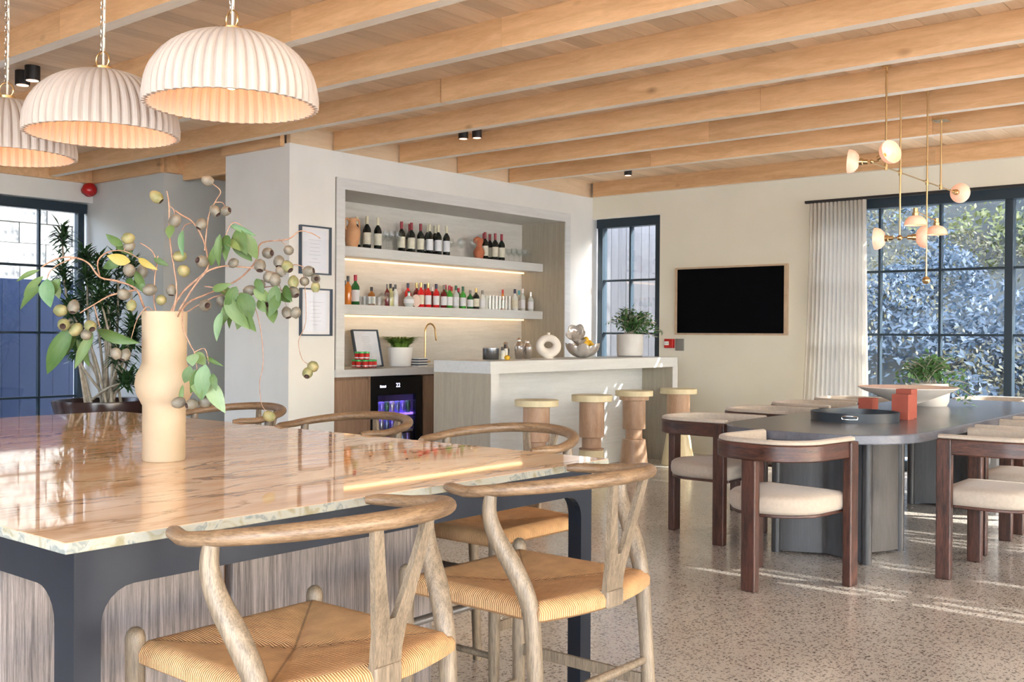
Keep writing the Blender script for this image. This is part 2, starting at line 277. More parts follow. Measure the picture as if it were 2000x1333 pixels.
M['stone'] = noisy('grey stone blocks', (.03, .033, .036), (.15, .15, .14), 9, .9, .5)

# ------------------------------------------------------------------ mesh building
class MB:
    def __init__(s): s.v = []; s.f = []; s.mi = []; s.T = None; s.m = 0
    def add(s, vs, fs):
        o = len(s.v)
        for p in vs:
            p = Vector(p)
            if s.T is not None: p = s.T @ p
            s.v.append(p)
        for f in fs: s.f.append(tuple(i + o for i in f)); s.mi.append(s.m)
        return s
    def box(s, x0, x1, y0, y1, z0, z1, under=None):
        if under is not None:
            k = s.m; o = len(s.f); s.box(x0, x1, y0, y1, z0, z1); s.mi[o] = under; return s
        return s.add([(x0, y0, z0), (x1, y0, z0), (x1, y1, z0), (x0, y1, z0), (x0, y0, z1), (x1, y0, z1), (x1, y1, z1), (x0, y1, z1)],
                     [(0, 3, 2, 1), (4, 5, 6, 7), (0, 1, 5, 4), (1, 2, 6, 5), (2, 3, 7, 6), (3, 0, 4, 7)])
    def lathe(s, prof, n=24, c=(0, 0, 0), cap=True, flute=None):
        vs = []; fs = []
        for j, (r, z) in enumerate(prof):
            for i in range(n):
                a = 2 * PI * i / n; rr = r
                if flute: rr = r * (1 + flute(i, j))
                vs.append((c[0] + rr * math.cos(a), c[1] + rr * math.sin(a), c[2] + z))
        for j in range(len(prof) - 1):
            for i in range(n):
                k = (i + 1) % n
                fs.append((j * n + i, j * n + k, (j + 1) * n + k, (j + 1) * n + i))
        if cap:
            if prof[0][0] > 1e-5: fs.append(tuple(reversed(range(n))))
            if prof[-1][0] > 1e-5: fs.append(tuple((len(prof) - 1) * n + i for i in range(n)))
        return s.add(vs, fs)
    def cyl(s, x, y, z0, z1, r, r1=None, n=20):
        return s.lathe([(r, z0), (r if r1 is None else r1, z1)], n, (x, y, 0))
    def tube(s, pts, rad, n=10, closed=False, flat=1.0, up=None):
        pts = [Vector(p) for p in pts]; m = len(pts); rad = rad if hasattr(rad, '__len__') else [rad] * m
        vs = []; fs = []; prev = None
        for i, p in enumerate(pts):
            a = pts[(i - 1) % m] if (i > 0 or closed) else p
            b = pts[(i + 1) % m] if (i < m - 1 or closed) else p
            t = (b - a).normalized()
            if up is not None: x = Vector(up).cross(t); x = x.normalized() if x.length > 1e-4 else t.orthogonal().normalized()
            elif prev is None: x = t.orthogonal().normalized()
            else: x = (prev - t * prev.dot(t)).normalized()
            y = t.cross(x); prev = x
            for k in range(n):
                an = 2 * PI * k / n
                vs.append(p + x * math.cos(an) * rad[i] + y * math.sin(an) * rad[i] * flat)
        for i in range(m if closed else m - 1):
            j = (i + 1) % m
            for k in range(n):
                l = (k + 1) % n; fs.append((i * n + k, i * n + l, j * n + l, j * n + k))
        if not closed: fs.append(tuple(reversed(range(n)))); fs.append(tuple((m - 1) * n + k for k in range(n)))
        return s.add(vs, fs)
    def sphere(s, c, r, n=14, m=9, sq=(1, 1, 1)):
        prof = [(r * math.sin(PI * j / m), -r * math.cos(PI * j / m)) for j in range(m + 1)]
        vs = []; fs = []
        for (a, z) in prof:
            for i in range(n): vs.append((c[0] + sq[0] * a * math.cos(2 * PI * i / n), c[1] + sq[1] * a * math.sin(2 * PI * i / n), c[2] + sq[2] * z))
        for j in range(m):
            for i in range(n):
                k = (i + 1) % n; fs.append((j * n + i, j * n + k, (j + 1) * n + k, (j + 1) * n + i))
        return s.add(vs, fs)
    def prism(s, poly, z0, z1):
        n = len(poly); vs = [(x, y, z0) for x, y in poly] + [(x, y, z1) for x, y in poly]
        fs = [tuple(reversed(range(n))), tuple(range(n, 2 * n))] + [(i, (i + 1) % n, n + (i + 1) % n, n + i) for i in range(n)]
        return s.add(vs, fs)
    def sweep(s, path, sec):
        """open path of (x,y) with section polygon [(offset outward, z)], outward = right normal"""
        m = len(path); k = len(sec); vs = []; fs = []
        for i in range(m):
            a = Vector(path[max(0, i - 1)]); b = Vector(path[min(m - 1, i + 1)]); t = (b - a).normalized(); nx = Vector((t.y, -t.x))
            for o, z in sec: vs.append((path[i][0] + nx.x * o, path[i][1] + nx.y * o, z))
        for i in range(m - 1):
            for j in range(k):
                l = (j + 1) % k; fs.append((i * k + j, (i + 1) * k + j, (i + 1) * k + l, i * k + l))
        fs.append(tuple(range(k))); fs.append(tuple(reversed([(m - 1) * k + j for j in range(k)])))
        return s.add(vs, fs)
    def mesh(s, name, mats, smooth=False):
        me = bpy.data.meshes.new(name); me.from_pydata([tuple(v) for v in s.v], [], s.f)
        for m in (mats if isinstance(mats, (list, tuple)) else [mats]): me.materials.append(M[m] if isinstance(m, str) else m)
        if any(s.mi): me.polygons.foreach_set('material_index', s.mi)
        bm = bmesh.new(); bm.from_mesh(me); bmesh.ops.recalc_face_normals(bm, faces=bm.faces); bm.to_mesh(me); bm.free()
        if smooth: me.shade_smooth(); me.set_sharp_from_angle(angle=math.radians(smooth if smooth is not True else 40))
        return me
    def build(s, name, mats, parent=None, smooth=False, bevel=0, seg=2, loc=None, rotz=0):
        return obj(name, s.mesh(name, mats, smooth), parent, bevel, seg, loc, rotz)
def obj(name, me, parent=None, bevel=0, seg=2, loc=None, rotz=0):
    o = bpy.data.objects.new(name, me); COL.objects.link(o)
    if parent: o.parent = parent
    if loc is not None: o.location = loc
    if rotz: o.rotation_euler = (0, 0, rotz)
    if bevel:
        b = o.modifiers.new('bevel', 'BEVEL'); b.width = bevel; b.segments = seg; b.limit_method = 'ANGLE'; b.angle_limit = math.radians(35)
    return o
def tag(o, label, cat, group=None, kind=None):
    o['label'] = label; o['category'] = cat
    if group: o['group'] = group
    if kind: o['kind'] = kind
    return o
def thing(name, label, cat, loc=(0, 0, 0), rotz=0, group=None):
    o = bpy.data.objects.new(name, None); COL.objects.link(o); o.location = loc; o.rotation_euler = (0, 0, rotz); o.empty_display_size = .1
    return tag(o, label, cat, group)
def setting(o): o['kind'] = 'structure'; return o
def dup(root, loc=None, rotz=None, label=None, group=None):
    def cp(o, par):
        c = o.copy(); COL.objects.link(c)
        if par: c.parent = par
        for ch in kids.get(o, []): cp(ch, c)
        return c
    kids = {}
    for o in root.children_recursive: kids.setdefault(o.parent, []).append(o)
    r = cp(root, None)
    if loc is not None: r.location = loc
    if rotz is not None: r.rotation_euler = (0, 0, rotz)
    if label: r['label'] = label
    if group: r['group'] = group
    return r
def spline(pts, n=6):
    P = [Vector(p) for p in pts]; out = []
    for i in range(len(P) - 1):
        a = P[max(0, i - 1)]; b = P[i]; c = P[i + 1]; d = P[min(len(P) - 1, i + 2)]
        for k in range(n):
            t = k / n; out.append(.5 * ((2 * b) + (-a + c) * t + (2 * a - 5 * b + 4 * c - d) * t * t + (-a + 3 * b - 3 * c + d) * t ** 3))
    out.append(P[-1]); return out
def lerp(a, b, t): return a + (b - a) * t
# branch, gumnut and leaf positions in metres from the foot of the vase
STEMS=[(0.0032,0.00176,[(-0.0039,-0.0036,0.405),(-0.0147,-0.0249,0.467),(-0.0064,-0.0304,0.5519),(-0.002,-0.0265,0.5907),(0.0091,-0.03,0.6209)]),(0.0024,0.0012,[(0.0003,-0.0245,0.5984),(-0.0144,-0.0363,0.637),(-0.0329,-0.0644,0.6591)]),(0.0036,0.0016,[(0.0047,0.0033,0.3895),(0.0277,0.0232,0.5066),(0.0146,0.0134,0.6312),(-0.0086,0.0207,0.6938),(-0.0195,0.0254,0.7813),(-0.0337,0.027,0.8251)]),(0.0016,0.0012,[(-0.0183,0.0264,0.7782),(-0.0084,0.0344,0.7672),(-0.0046,0.0374,0.7437)]),(0.004,0.0024,[(0.0011,0.0004,0.3817),(0.0161,0.0133,0.4551),(0.0269,0.0485,0.5169),(0.0587,0.1011,0.5749),(0.0571,0.113,0.6104),(0.0381,0.1108,0.6729),(0.0131,0.0907,0.7299),(-0.0153,0.0675,0.7535),(-0.0225,0.0487,0.7664)]),(0.00176,0.0012,[(0.0131,0.0907,0.7283),(0.0111,0.0631,0.7213),(0.0169,0.0416,0.6878)]),(0.0024,0.0012,[(0.0495,0.107,0.6436),(0.0485,0.12,0.7476),(0.0738,0.1282,0.7958),(0.0943,0.1324,0.8262),(0.0807,0.1084,0.8498)]),(0.00144,0.00096,[(0.0738,0.1282,0.7926),(0.0897,0.1413,0.7927),(0.0972,0.1473,0.7785)]),(0.0036,0.002,[(-0.0255,-0.0214,0.4049),(-0.0217,-0.0566,0.4663),(-0.0138,-0.0886,0.5189),(-0.0182,-0.1438,0.5395),(-0.0214,-0.1982,0.5492),(-0.0197,-0.2354,0.5887),(-0.0274,-0.2805,0.6024),(-0.0428,-0.3191,0.5949),(-0.0433,-0.3586,0.571)]),(0.002,0.0012,[(-0.0161,-0.2712,0.6011),(-0.0442,-0.2944,0.5891),(-0.0526,-0.3274,0.5644),(-0.0613,-0.3348,0.5396)]),(0.0028,0.0016,[(-0.0138,-0.0886,0.5158),(-0.0131,-0.1659,0.498),(-0.0155,-0.22,0.4681),(-0.027,-0.2555,0.4438)]),(0.0016,0.0012,[(-0.0155,-0.22,0.4681),(-0.0072,-0.2134,0.4326),(-0.0013,-0.2087,0.4031)]),(0.0024,0.0012,[(-0.0214,-0.1982,0.5492),(-0.0641,-0.1812,0.598),(-0.0598,-0.1515,0.6269),(-0.0419,-0.1109,0.6318),(-0.0234,-0.0698,0.609),(0.009,-0.0435,0.5739)]),(0.0016,0.00112,[(-0.0419,-0.1109,0.6318),(-0.0374,-0.107,0.6517),(-0.0494,-0.1167,0.6715)]),(0.0036,0.0016,[(0.0167,0.0132,0.3896),(0.0058,0.0697,0.4754),(0.0199,0.1464,0.5142),(0.0395,0.2277,0.5542),(0.0495,0.2751,0.5955),(0.0518,0.3031,0.635),(0.0616,0.3116,0.6814),(0.1267,0.3653,0.6936),(0.1559,0.3896,0.7203),(0.1854,0.4138,0.714),(0.2085,0.4327,0.6976)]),(0.0032,0.00144,[(0.0106,0.0083,0.4052),(0.0554,0.0853,0.5554),(0.0768,0.1421,0.5938),(0.0911,0.2057,0.5968),(0.1231,0.2579,0.592),(0.1477,0.3169,0.5812),(0.1655,0.3577,0.6089),(0.183,0.385,0.6032)]),(0.00144,0.00096,[(0.1792,0.3819,0.6015),(0.1874,0.3881,0.5324),(0.1897,0.3891,0.4237),(0.1724,0.3744,0.3643),(0.1818,0.3817,0.3067),(0.1985,0.3953,0.2904)]),(0.0016,0.00096,[(0.1066,0.2179,0.5358),(0.1308,0.2373,0.4653),(0.1451,0.2485,0.3898),(0.1509,0.2525,0.295),(0.1428,0.2453,0.2323),(0.1483,0.2494,0.1664),(0.1609,0.2596,0.1424)]),(0.0024,0.0016,[(0.0461,0.0118,0.4284),(0.1294,-0.023,0.4593),(0.1486,-0.0335,0.4063),(0.1664,-0.0192,0.3525),(0.1783,-0.0097,0.3226),(0.1835,-0.0059,0.2552)]),(0.0016,0.00096,[(0.1736,-0.0135,0.3301),(0.1989,0.0075,0.3423),(0.2086,0.0151,0.2974)]),(0.00176,0.00104,[(-0.0018,-0.0275,0.4358),(0.006,-0.0598,0.4659),(0.01,-0.0956,0.4315),(0.0137,-0.119,0.3692)]),(0.002,0.0012,[(0.0418,0.1128,0.5332),(0.0787,0.1431,0.5256),(0.0864,0.1752,0.5106),(0.1315,0.2384,0.5232)]),(0.0024,0.0012,[(0.0079,0.0452,0.437),(0.0495,0.1448,0.5023),(0.0901,0.2301,0.5124),(0.136,0.294,0.5381),(0.1786,0.3418,0.5064)]),(0.0016,0.00096,[(0.0788,0.1441,0.6447),(0.1014,0.1634,0.7243),(0.1092,0.1957,0.7265),(0.1177,0.2282,0.6806)]),(0.0016,0.00096,[(0.0611,0.1031,0.5797),(0.0716,0.1251,0.6279),(0.096,0.1583,0.6416)]),(0.00128,0.00096,[(0.105,0.3474,0.6934),(0.1243,0.3632,0.6737)]),(0.00128,0.00096,[(0.1401,0.3107,0.5811),(0.1467,0.3158,0.5469),(0.1663,0.3314,0.4736)])]
NUTS=[(-0.0513,-0.0006,0.8078),(0.0697,0.0994,0.8576),(0.0716,0.1262,0.7688),(0.0973,0.1473,0.7659),(-0.0045,0.0374,0.7342),(0.0414,0.101,0.7274),(-0.0305,-0.1011,0.6701),(-0.0371,-0.0938,0.648),(0.0072,-0.1227,0.5745),(-0.0171,-0.065,0.5737),(0.0315,0.0272,0.6204),(0.0427,0.0361,0.5784),(0.0622,0.0913,0.6073),(-0.0114,-0.0478,0.5173),(0.0155,0.0133,0.5205),(0.0085,-0.0187,0.487),(-0.0044,-0.1072,0.4709),(0.0769,0.0894,0.4734),(0.0644,0.157,0.4913),(0.0942,0.1824,0.6082),(0.125,0.2858,0.6438),(0.1363,0.36,0.658),(0.146,0.3159,0.6203),(0.1569,0.3116,0.5871),(0.1651,0.3314,0.6042),(0.1242,0.2589,0.6049),(0.1458,0.2764,0.5695),(0.1608,0.2887,0.5599),(0.1425,0.2476,0.5425),(0.1191,0.2281,0.5231),(0.1819,0.3449,0.5554),(0.1822,0.3449,0.5227),(0.1933,0.3934,0.5884),(0.1847,0.386,0.5571),(0.2126,0.4091,0.5655),(0.2128,0.4091,0.5408),(0.1744,0.325,0.4571),(0.197,0.3436,0.4573),(-0.068,-0.2892,0.4508),(-0.0408,-0.2667,0.4643),(-0.0619,-0.2845,0.4112),(-0.0526,-0.251,0.3982),(-0.023,-0.2266,0.4073),(-0.0224,-0.2392,0.3807),(0.0162,-0.169,0.329),(0.0197,-0.1403,0.3258),(0.1962,0.3932,0.264),(0.2009,0.4102,0.2819),(0.1478,-0.0488,0.1835),(0.19,-0.027,0.1815),(0.1917,0.0132,0.1857),(0.1648,0.2627,0.1296),(0.0844,0.1863,0.487),(-0.0062,-0.1343,0.5019),(0.1404,0.2712,0.4724)]
LEAVES=[((-0.1219,-0.3258,0.5668),(-0.1907,-0.3639,0.5332),0.0156),((-0.1268,-0.3128,0.5499),(-0.1996,-0.3388,0.4913),0.0234),((-0.1231,-0.316,0.5201),(-0.2014,-0.3483,0.4523),0.0312),((-0.1066,-0.3123,0.542),(-0.097,-0.3077,0.458),0.05),((-0.1339,-0.2742,0.534),(-0.1329,-0.2622,0.485),0.025),((-0.0424,-0.1139,0.6484),(-0.0611,-0.1591,0.6795),0.0281),((-0.0131,-0.106,0.5989),(-0.0543,-0.1594,0.6155),0.0344),((-0.029,-0.1248,0.6029),(-0.0775,-0.1592,0.5785),0.0312),((-0.0105,-0.0826,0.6108),(0.05,-0.0551,0.575),0.0219),((-0.0178,-0.0864,0.5726),(-0.0176,-0.0543,0.5203),0.0281),((-0.0448,-0.0988,0.5499),(-0.0093,-0.0962,0.5261),0.0219),((0.0143,0.0131,0.7168),(0.028,-0.0041,0.6728),0.0281),((0.0343,0.0392,0.7022),(0.0548,0.0263,0.6178),0.0234),((0.1068,0.1225,0.6938),(0.0851,0.1326,0.5914),0.0266),((0.1041,0.143,0.6908),(0.1287,0.1407,0.6421),0.0375),((0.0813,0.1873,0.6987),(0.1094,0.2387,0.614),0.05),((0.1214,0.1965,0.702),(0.1338,0.2419,0.6197),0.0437),((0.0866,0.1701,0.7258),(0.1446,0.2314,0.6922),0.0187),((-0.0691,-0.2578,0.4026),(-0.151,-0.2921,0.2631),0.0531),((-0.1033,-0.2242,0.3682),(-0.1,-0.1859,0.2847),0.025),((-0.0745,-0.189,0.3881),(-0.1051,-0.2307,0.2795),0.0312),((-0.0833,-0.1714,0.3958),(0.0315,-0.1031,0.3558),0.0375),((0.0827,0.1126,0.5212),(0.1495,0.1339,0.5392),0.025),((0.0927,0.152,0.5018),(0.1461,0.2032,0.3991),0.05),((0.1305,0.1815,0.5147),(0.1494,0.2101,0.431),0.0594),((0.1017,0.133,0.4537),(0.0989,0.1152,0.3622),0.0281),((0.1004,0.1751,0.4546),(0.092,0.1663,0.4019),0.0219),((0.1792,0.2806,0.5398),(0.1709,0.2717,0.4528),0.0437),((0.1735,0.3171,0.5414),(0.2127,0.3146,0.4887),0.0312),((0.1478,0.2854,0.4727),(0.1766,0.2715,0.4206),0.0375),((0.1586,0.3008,0.5184),(0.1749,0.3407,0.4868),0.025),((0.1746,-0.0107,0.3301),(0.2073,0.0055,0.2945),0.0344),((0.1994,-0.0306,0.3277),(0.2212,-0.0482,0.2929),0.0375),((0.1944,0.0142,0.3181),(0.2496,0.0358,0.292),0.0141),((0.1607,-0.0151,0.2923),(0.124,-0.0114,0.2383),0.0312),((0.1901,-0.0208,0.2827),(0.2034,-0.0086,0.1932),0.0406),((0.2238,-0.0057,0.2981),(0.2015,-0.0056,0.19),0.05),((0.2018,0.0148,0.2477),(0.2668,0.0315,0.1556),0.0469),((0.2395,0.0062,0.2715),(0.2562,0.0071,0.2201),0.0219),((0.1442,-0.0297,0.2366),(0.1452,-0.0419,0.1651),0.0141),((0.0561,0.14,0.5339),(0.1158,0.1923,0.4867),0.0312),((0.1435,0.2291,0.5594),(0.1715,0.2376,0.5111),0.0281),((0.0997,0.1461,0.6755),(0.1578,0.161,0.6421),0.0312),((0.124,0.1864,0.4705),(0.1522,0.2237,0.3913),0.0406),((0.0935,0.1704,0.4864),(0.0869,0.138,0.4064),0.0312),((0.1439,0.2194,0.527),(0.1636,0.2731,0.4883),0.0375),((0.1405,0.2415,0.4958),(0.1641,0.2533,0.4525),0.0312),((0.1278,0.1682,0.5333),(0.0967,0.1494,0.4699),0.0375),((0.1227,0.2103,0.4711),(0.1009,0.1883,0.3989),0.0406),((0.1827,0.288,0.5126),(0.1802,0.2509,0.4395),0.0344),((0.0614,0.1212,0.5964),(0.0922,0.1107,0.6575),0.0219),((-0.08,-0.2365,0.3804),(-0.1337,-0.2549,0.3123),0.0406),((-0.0856,-0.2835,0.5427),(-0.1329,-0.305,0.4763),0.0344),((-0.0734,-0.121,0.6495),(-0.0365,-0.0806,0.6197),0.0281),((0.0971,0.1892,0.714),(0.1422,0.1951,0.6324),0.0437),((0.1063,0.1564,0.6759),(0.115,0.1357,0.6078),0.0281),((0.2037,-0.0127,0.2858),(0.1861,-0.0314,0.2113),0.0312),((0.1961,0.0098,0.2626),(0.1956,0.0457,0.1783),0.0375),((-0.005,-0.0351,0.6135),(0.0317,-0.006,0.5905),0.0187),((-0.0379,-0.0795,0.5506),(-0.0055,-0.0547,0.5046),0.025)]
# ------------------------------------------------------------------ setting: floor, ceiling, walls
XR, YB, XW, XL = 2.2, 9.95, -6.99, -10.5      # right glazing, back wall, bar wall, far left glazing
setting(MB().box(-10.9, XR + .2, -3.2, 10.2, -.12, 0).build('floor', 'floor'))
ceil = setting(MB().box(-10.9, XR + .3, -3.2, 10.25, 3.052, 3.25).build('ceiling', 'plank'))
rng = random.Random(3)
pw = .15; x = -10.5; pl = {}
while x < XR:
    ys = [-3.2, rng.uniform(.5, 8.5), 9.93]
    for a, b in zip(ys, ys[1:]):
        me = MB().box(0, pw - .004, 0, b - a - .003, 0, .022).mesh('plank', 'plank')
        obj('plank', me, ceil, loc=(x, a, 3.03 + rng.uniform(0, .0015)))
    x += pw
for k in range(-4, 12):
    y = 6.02 + .8 * (k - 6) if k < 10 else None
    if y is None: continue
    x0 = XW + .002 if y > 5.6 else XL + .05
    cuts = [x0] + sorted(rng.uniform(x0 + .8, XR - .8) for _ in range(2 if y > 5.6 else 3)) + [XR]
    for a, b in zip(cuts, cuts[1:]):
        if b - a < .05: continue
        MB().box(0, b - a - .0015, 0, .08, 0, .165, 1).build('beam', ['beam', 'beam_bounce'], ceil, loc=(a, y, 2.865))
for a, b in ((XW + .05, -3.1), (-3.1, XR)):
    MB().box(0, b - a - .0015, 0, .08, 0, .165, 1).build('beam', ['beam', 'beam_bounce'], ceil, loc=(a, YB - .07, 2.865))
for a, b in ((5.56, 7.9), (7.9, YB)):
    MB().box(0, .05, 0, b - a - .002, 0, .165).build('header_board', 'header', ceil, loc=(XW - .06, a, 2.866))
MB().box(-7.885, XW - .07, 5.50, 5.545, 2.842, 3.03).build('header_board', 'beam', ceil)
MB().box(XL, -9.15, 5.68, 5.72, 2.84, 3.03).build('header_board', 'beam', ceil)
MB().box(-9.17, -9.10, 5.72, 7.3, 2.84, 3.03).build('header_board', 'beam', ceil)
MB().box(-9.10, -7.93, 5.9, 5.95, 2.78, 3.03).build('header_board', 'beam', ceil)
MB().box(XL - .02, XL + .05, -3.2, 5.7, 2.84, 3.03).build('header_board', 'beam', ceil)

# bar wall (plane x = XW) with the niche cut out, the square column and the alcove behind it
nx0, ny0, ny1, nz0, nz1 = -7.60, 6.147, 9.40, .95, 2.54
setting(MB().box(-7.885, XW, 5.545, 6.046, 0, 2.866).build('wall_column', 'wall'))
setting(MB().box(-7.885, XW, 6.046, ny1 + .10, 2.64, 2.866).build('wall_bar', 'wall'))
setting(MB().box(-7.885, XW, ny1 + .10, YB + .13, 0, 2.866).build('wall_corner', 'wall'))
setting(MB().box(-7.885, -7.63, 6.046, ny1 + .1, 0, 2.64).build('wall_niche', 'wall'))
setting(MB().box(-7.63, nx0, ny0 - .1, ny1 + .1, nz0, nz1 + .1).build('trim_1', 'veneerh'))
t = MB(); t.box(nx0, XW + .004, ny0 - .09, ny0, nz0, nz1 + .095); t.box(nx0, XW + .004, ny1, ny1 + .095, .0, nz1 + .095)
setting(t.build('trim_2', 'veneerv')); 
setting(MB().box(nx0, XW + .004, ny0 - .0005, ny1 + .0005, nz1, nz1 + .095).build('trim_3', 'veneerh'))
tf = MB(); tf.box(XW + .004, XW + .016, ny0 - .095, ny0, .95, nz1 + .10); tf.box(XW + .004, XW + .016, ny1, ny1 + .10, .95, nz1 + .10); tf.box(XW + .004, XW + .016, ny0, ny1, nz1, nz1 + .10)
setting(tf.build('trim_4', 'barsl'))
# alcove and left corner
setting(MB().box(-10.9, -9.15, 5.72, 5.95, 0, 2.866).build('wall_alcove', 'wall_shaded'))
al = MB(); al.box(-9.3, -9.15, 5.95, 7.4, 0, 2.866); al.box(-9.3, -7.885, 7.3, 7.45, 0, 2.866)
setting(al.build('wall_recess', 'wall_shaded'))
setting(MB().box(-7.90, -7.887, 5.60, 7.3, 0, 2.866).build('trim_5', 'wall_shaded'))
# left wall: header over the glazing
lw = MB(); lw.box(-10.9, XL, -3.2, 5.72, 2.64, 2.866); lw.box(-10.9, XL, -3.2, -2.2, 0, 2.64)
setting(lw.build('wall_left', 'wall'))
def glazing(name, n, horizontal, fixed, a0, a1, z0, z1, thick, thin, zs, fd=.06, glassoff=.03, gm='glasst'):
    """framed glazing in a plane; thick/thin: positions of heavy stiles and slim glazing bars"""
    root = bpy.data.objects.new(name, None); COL.objects.link(root); root['kind'] = 'structure'
    def bx(m, u0, u1, w0, w1, d0=0.0, d1=fd):
        if horizontal: m.box(u0, u1, fixed + d0, fixed + d1, w0, w1)
        else: m.box(fixed - d1, fixed - d0, u0, u1, w0, w1) if n < 0 else m.box(fixed + d0, fixed + d1, u0, u1, w0, w1)
    m = MB(); bx(m, a0, a1, z1 - .1, z1, -.02, fd + .02); m.build('head_frame', 'frame', root, bevel=.004)
    m = MB(); bx(m, a0, a1, z0, z0 + .10, -.02, fd + .02); m.build('sill_frame', 'frame', root, bevel=.004)
    for u in thick: m = MB(); bx(m, u - .035, u + .035, z0 + .10, z1 - .1, -.012, fd + .01); m.build('stile', 'frame', root, bevel=.004)
    for u in thin: m = MB(); bx(m, u - .011, u + .011, z0 + .10, z1 - .1, .008, fd - .008); m.build('glazing_bar', 'frame', root)
    allu = sorted(set(list(thick) + list(thin)))
    for z in zs: m = MB(); bx(m, a0, a1, z - .011, z + .011, .010, fd - .010); m.build('glazing_bar', 'frame', root)
    ed = allu
    rows = [z0 + .10] + list(zs) + [z1 - .1]
    for u0, u1 in zip(ed, ed[1:]):
        for r0, r1 in zip(rows, rows[1:]):
            m = MB(); bx(m, u0 + .003, u1 - .003, r0 + .003, r1 - .003, glassoff - .002, glassoff + .002); m.build('pane', gm, root)
    return root
# back wall with two openings
bw = MB(); bw.box(-7.885, -6.995, YB + .001, YB + .12, 2.87, 3.05)
bw.box(XW, -6.08, YB, YB + .13, 2.62, 3.05); bw.box(-6.08, -4.3, YB, YB + .13, 0, 3.05); bw.box(-4.3, XR + .2, YB, YB + .13, 2.62, 3.05)
setting(bw.build('wall_back', 'wallb'))
setting(MB().box(XW, -6.08, YB, YB + .13, 2.612, 2.6195).build('trim_6', 'wall'))
glazing('window_1', 1, True, YB + .045, -6.95, -6.085, 0.0, 2.61, (-6.905, -6.125), (-6.505,), (.69, 1.293, 1.90), .08)
glazing('window_2', 1, True, YB + .045, -4.3, XR, 0.0, 2.61, (-4.26, -2.49, -1.29, -.09, 1.11, XR - .04), (-3.655, -3.09, -1.89, -.69, .51, 1.66), (.69, 1.293, 1.90), .08)
# right glazing (sunlight comes in here) and left glazing
setting(MB().box(-10.9, -2.4, -3.4, -3.2, -.1, 3.05).build('wall_front', 'wall'))
rw = MB(); rw.box(XR, XR + .2, -3.2, YB + .25, 2.62, 3.05)
rw.box(XR, XR + .2, -3.2, -2.6, 0, 2.62)
setting(rw.build('wall_right', 'wallb'))
ys = [-2.56, -1.3, -.05, 1.2, 2.45, 3.7, 4.95, 6.2, 7.45, 8.7, 9.9]
glazing('window_3', 1, False, XR + .05, -2.6, 9.94, 0, 2.61, ys, [(a + b) / 2 for a, b in zip(ys, ys[1:])], (.69, 1.293, 1.90), gm='glass')
yl = [5.64, 4.27, 2.87, 1.47, .07, -1.33, -2.16]
glazing('window_4', -1, False, XL - .10, -2.2, 5.70, 0, 2.63, yl, [5.20, 4.74, 3.80, 3.34, 2.40, 1.94, 1.0, .54, -.40, -.86], (.59, 1.26, 1.95))

# ------------------------------------------------------------------ outside
out = []
setting(MB().box(-30, 40, -30, 60, -.35, -.14).build('ground', 'pave'))
# added fence in the colour of blue shade and pale house outside the left glazing
fn = thing('shade_fence', 'added board fence coloured as the blue shade outside the left windows', 'fence', (-12.1, 0, -.14))
for i in range(46):
    y0 = -2.5 + i * .2
    MB().box(-.03, 0, 0, .194, 0, 2.02).build('board', 'navy', fn, loc=(0, y0, 0))
MB().box(-.07, -.03, -2.5, 6.7, 1.6, 1.7).build('rail', 'navy', fn)
ho = thing('white_house', 'white rendered house seen through the upper left window', 'building', (-16, 1, -.14))
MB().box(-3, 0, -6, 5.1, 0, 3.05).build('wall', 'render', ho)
MB().box(-3.1, .25, -6.1, 5.25, 3.05, 3.2).build('roof', 'stone', ho)
MB().box(-.02, .02, 1, 2.4, .2, 2.3).build('window', 'frame', ho)
sw = thing('stone_wall', 'tall grey stone block wall behind the white house', 'wall', (-19.5, 0, -.14))
blk = MB().box(0, .4, 0, .985, 0, .372).mesh('block', 'stone')
for r in range(14):
    for c in range(16):
        obj('block', blk, sw, loc=(rng.uniform(-.03, .03), -2 + c + (.5 if r % 2 else 0), r * .38))
# pale vertical cladding outside the narrow window
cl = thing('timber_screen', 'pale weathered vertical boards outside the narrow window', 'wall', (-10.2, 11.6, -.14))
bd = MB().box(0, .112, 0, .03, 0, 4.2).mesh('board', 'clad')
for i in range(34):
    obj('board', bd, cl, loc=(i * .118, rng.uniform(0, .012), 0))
MB().box(0, 4.01, .05, .12, 0, 4.2).build('backing', 'stone', cl)
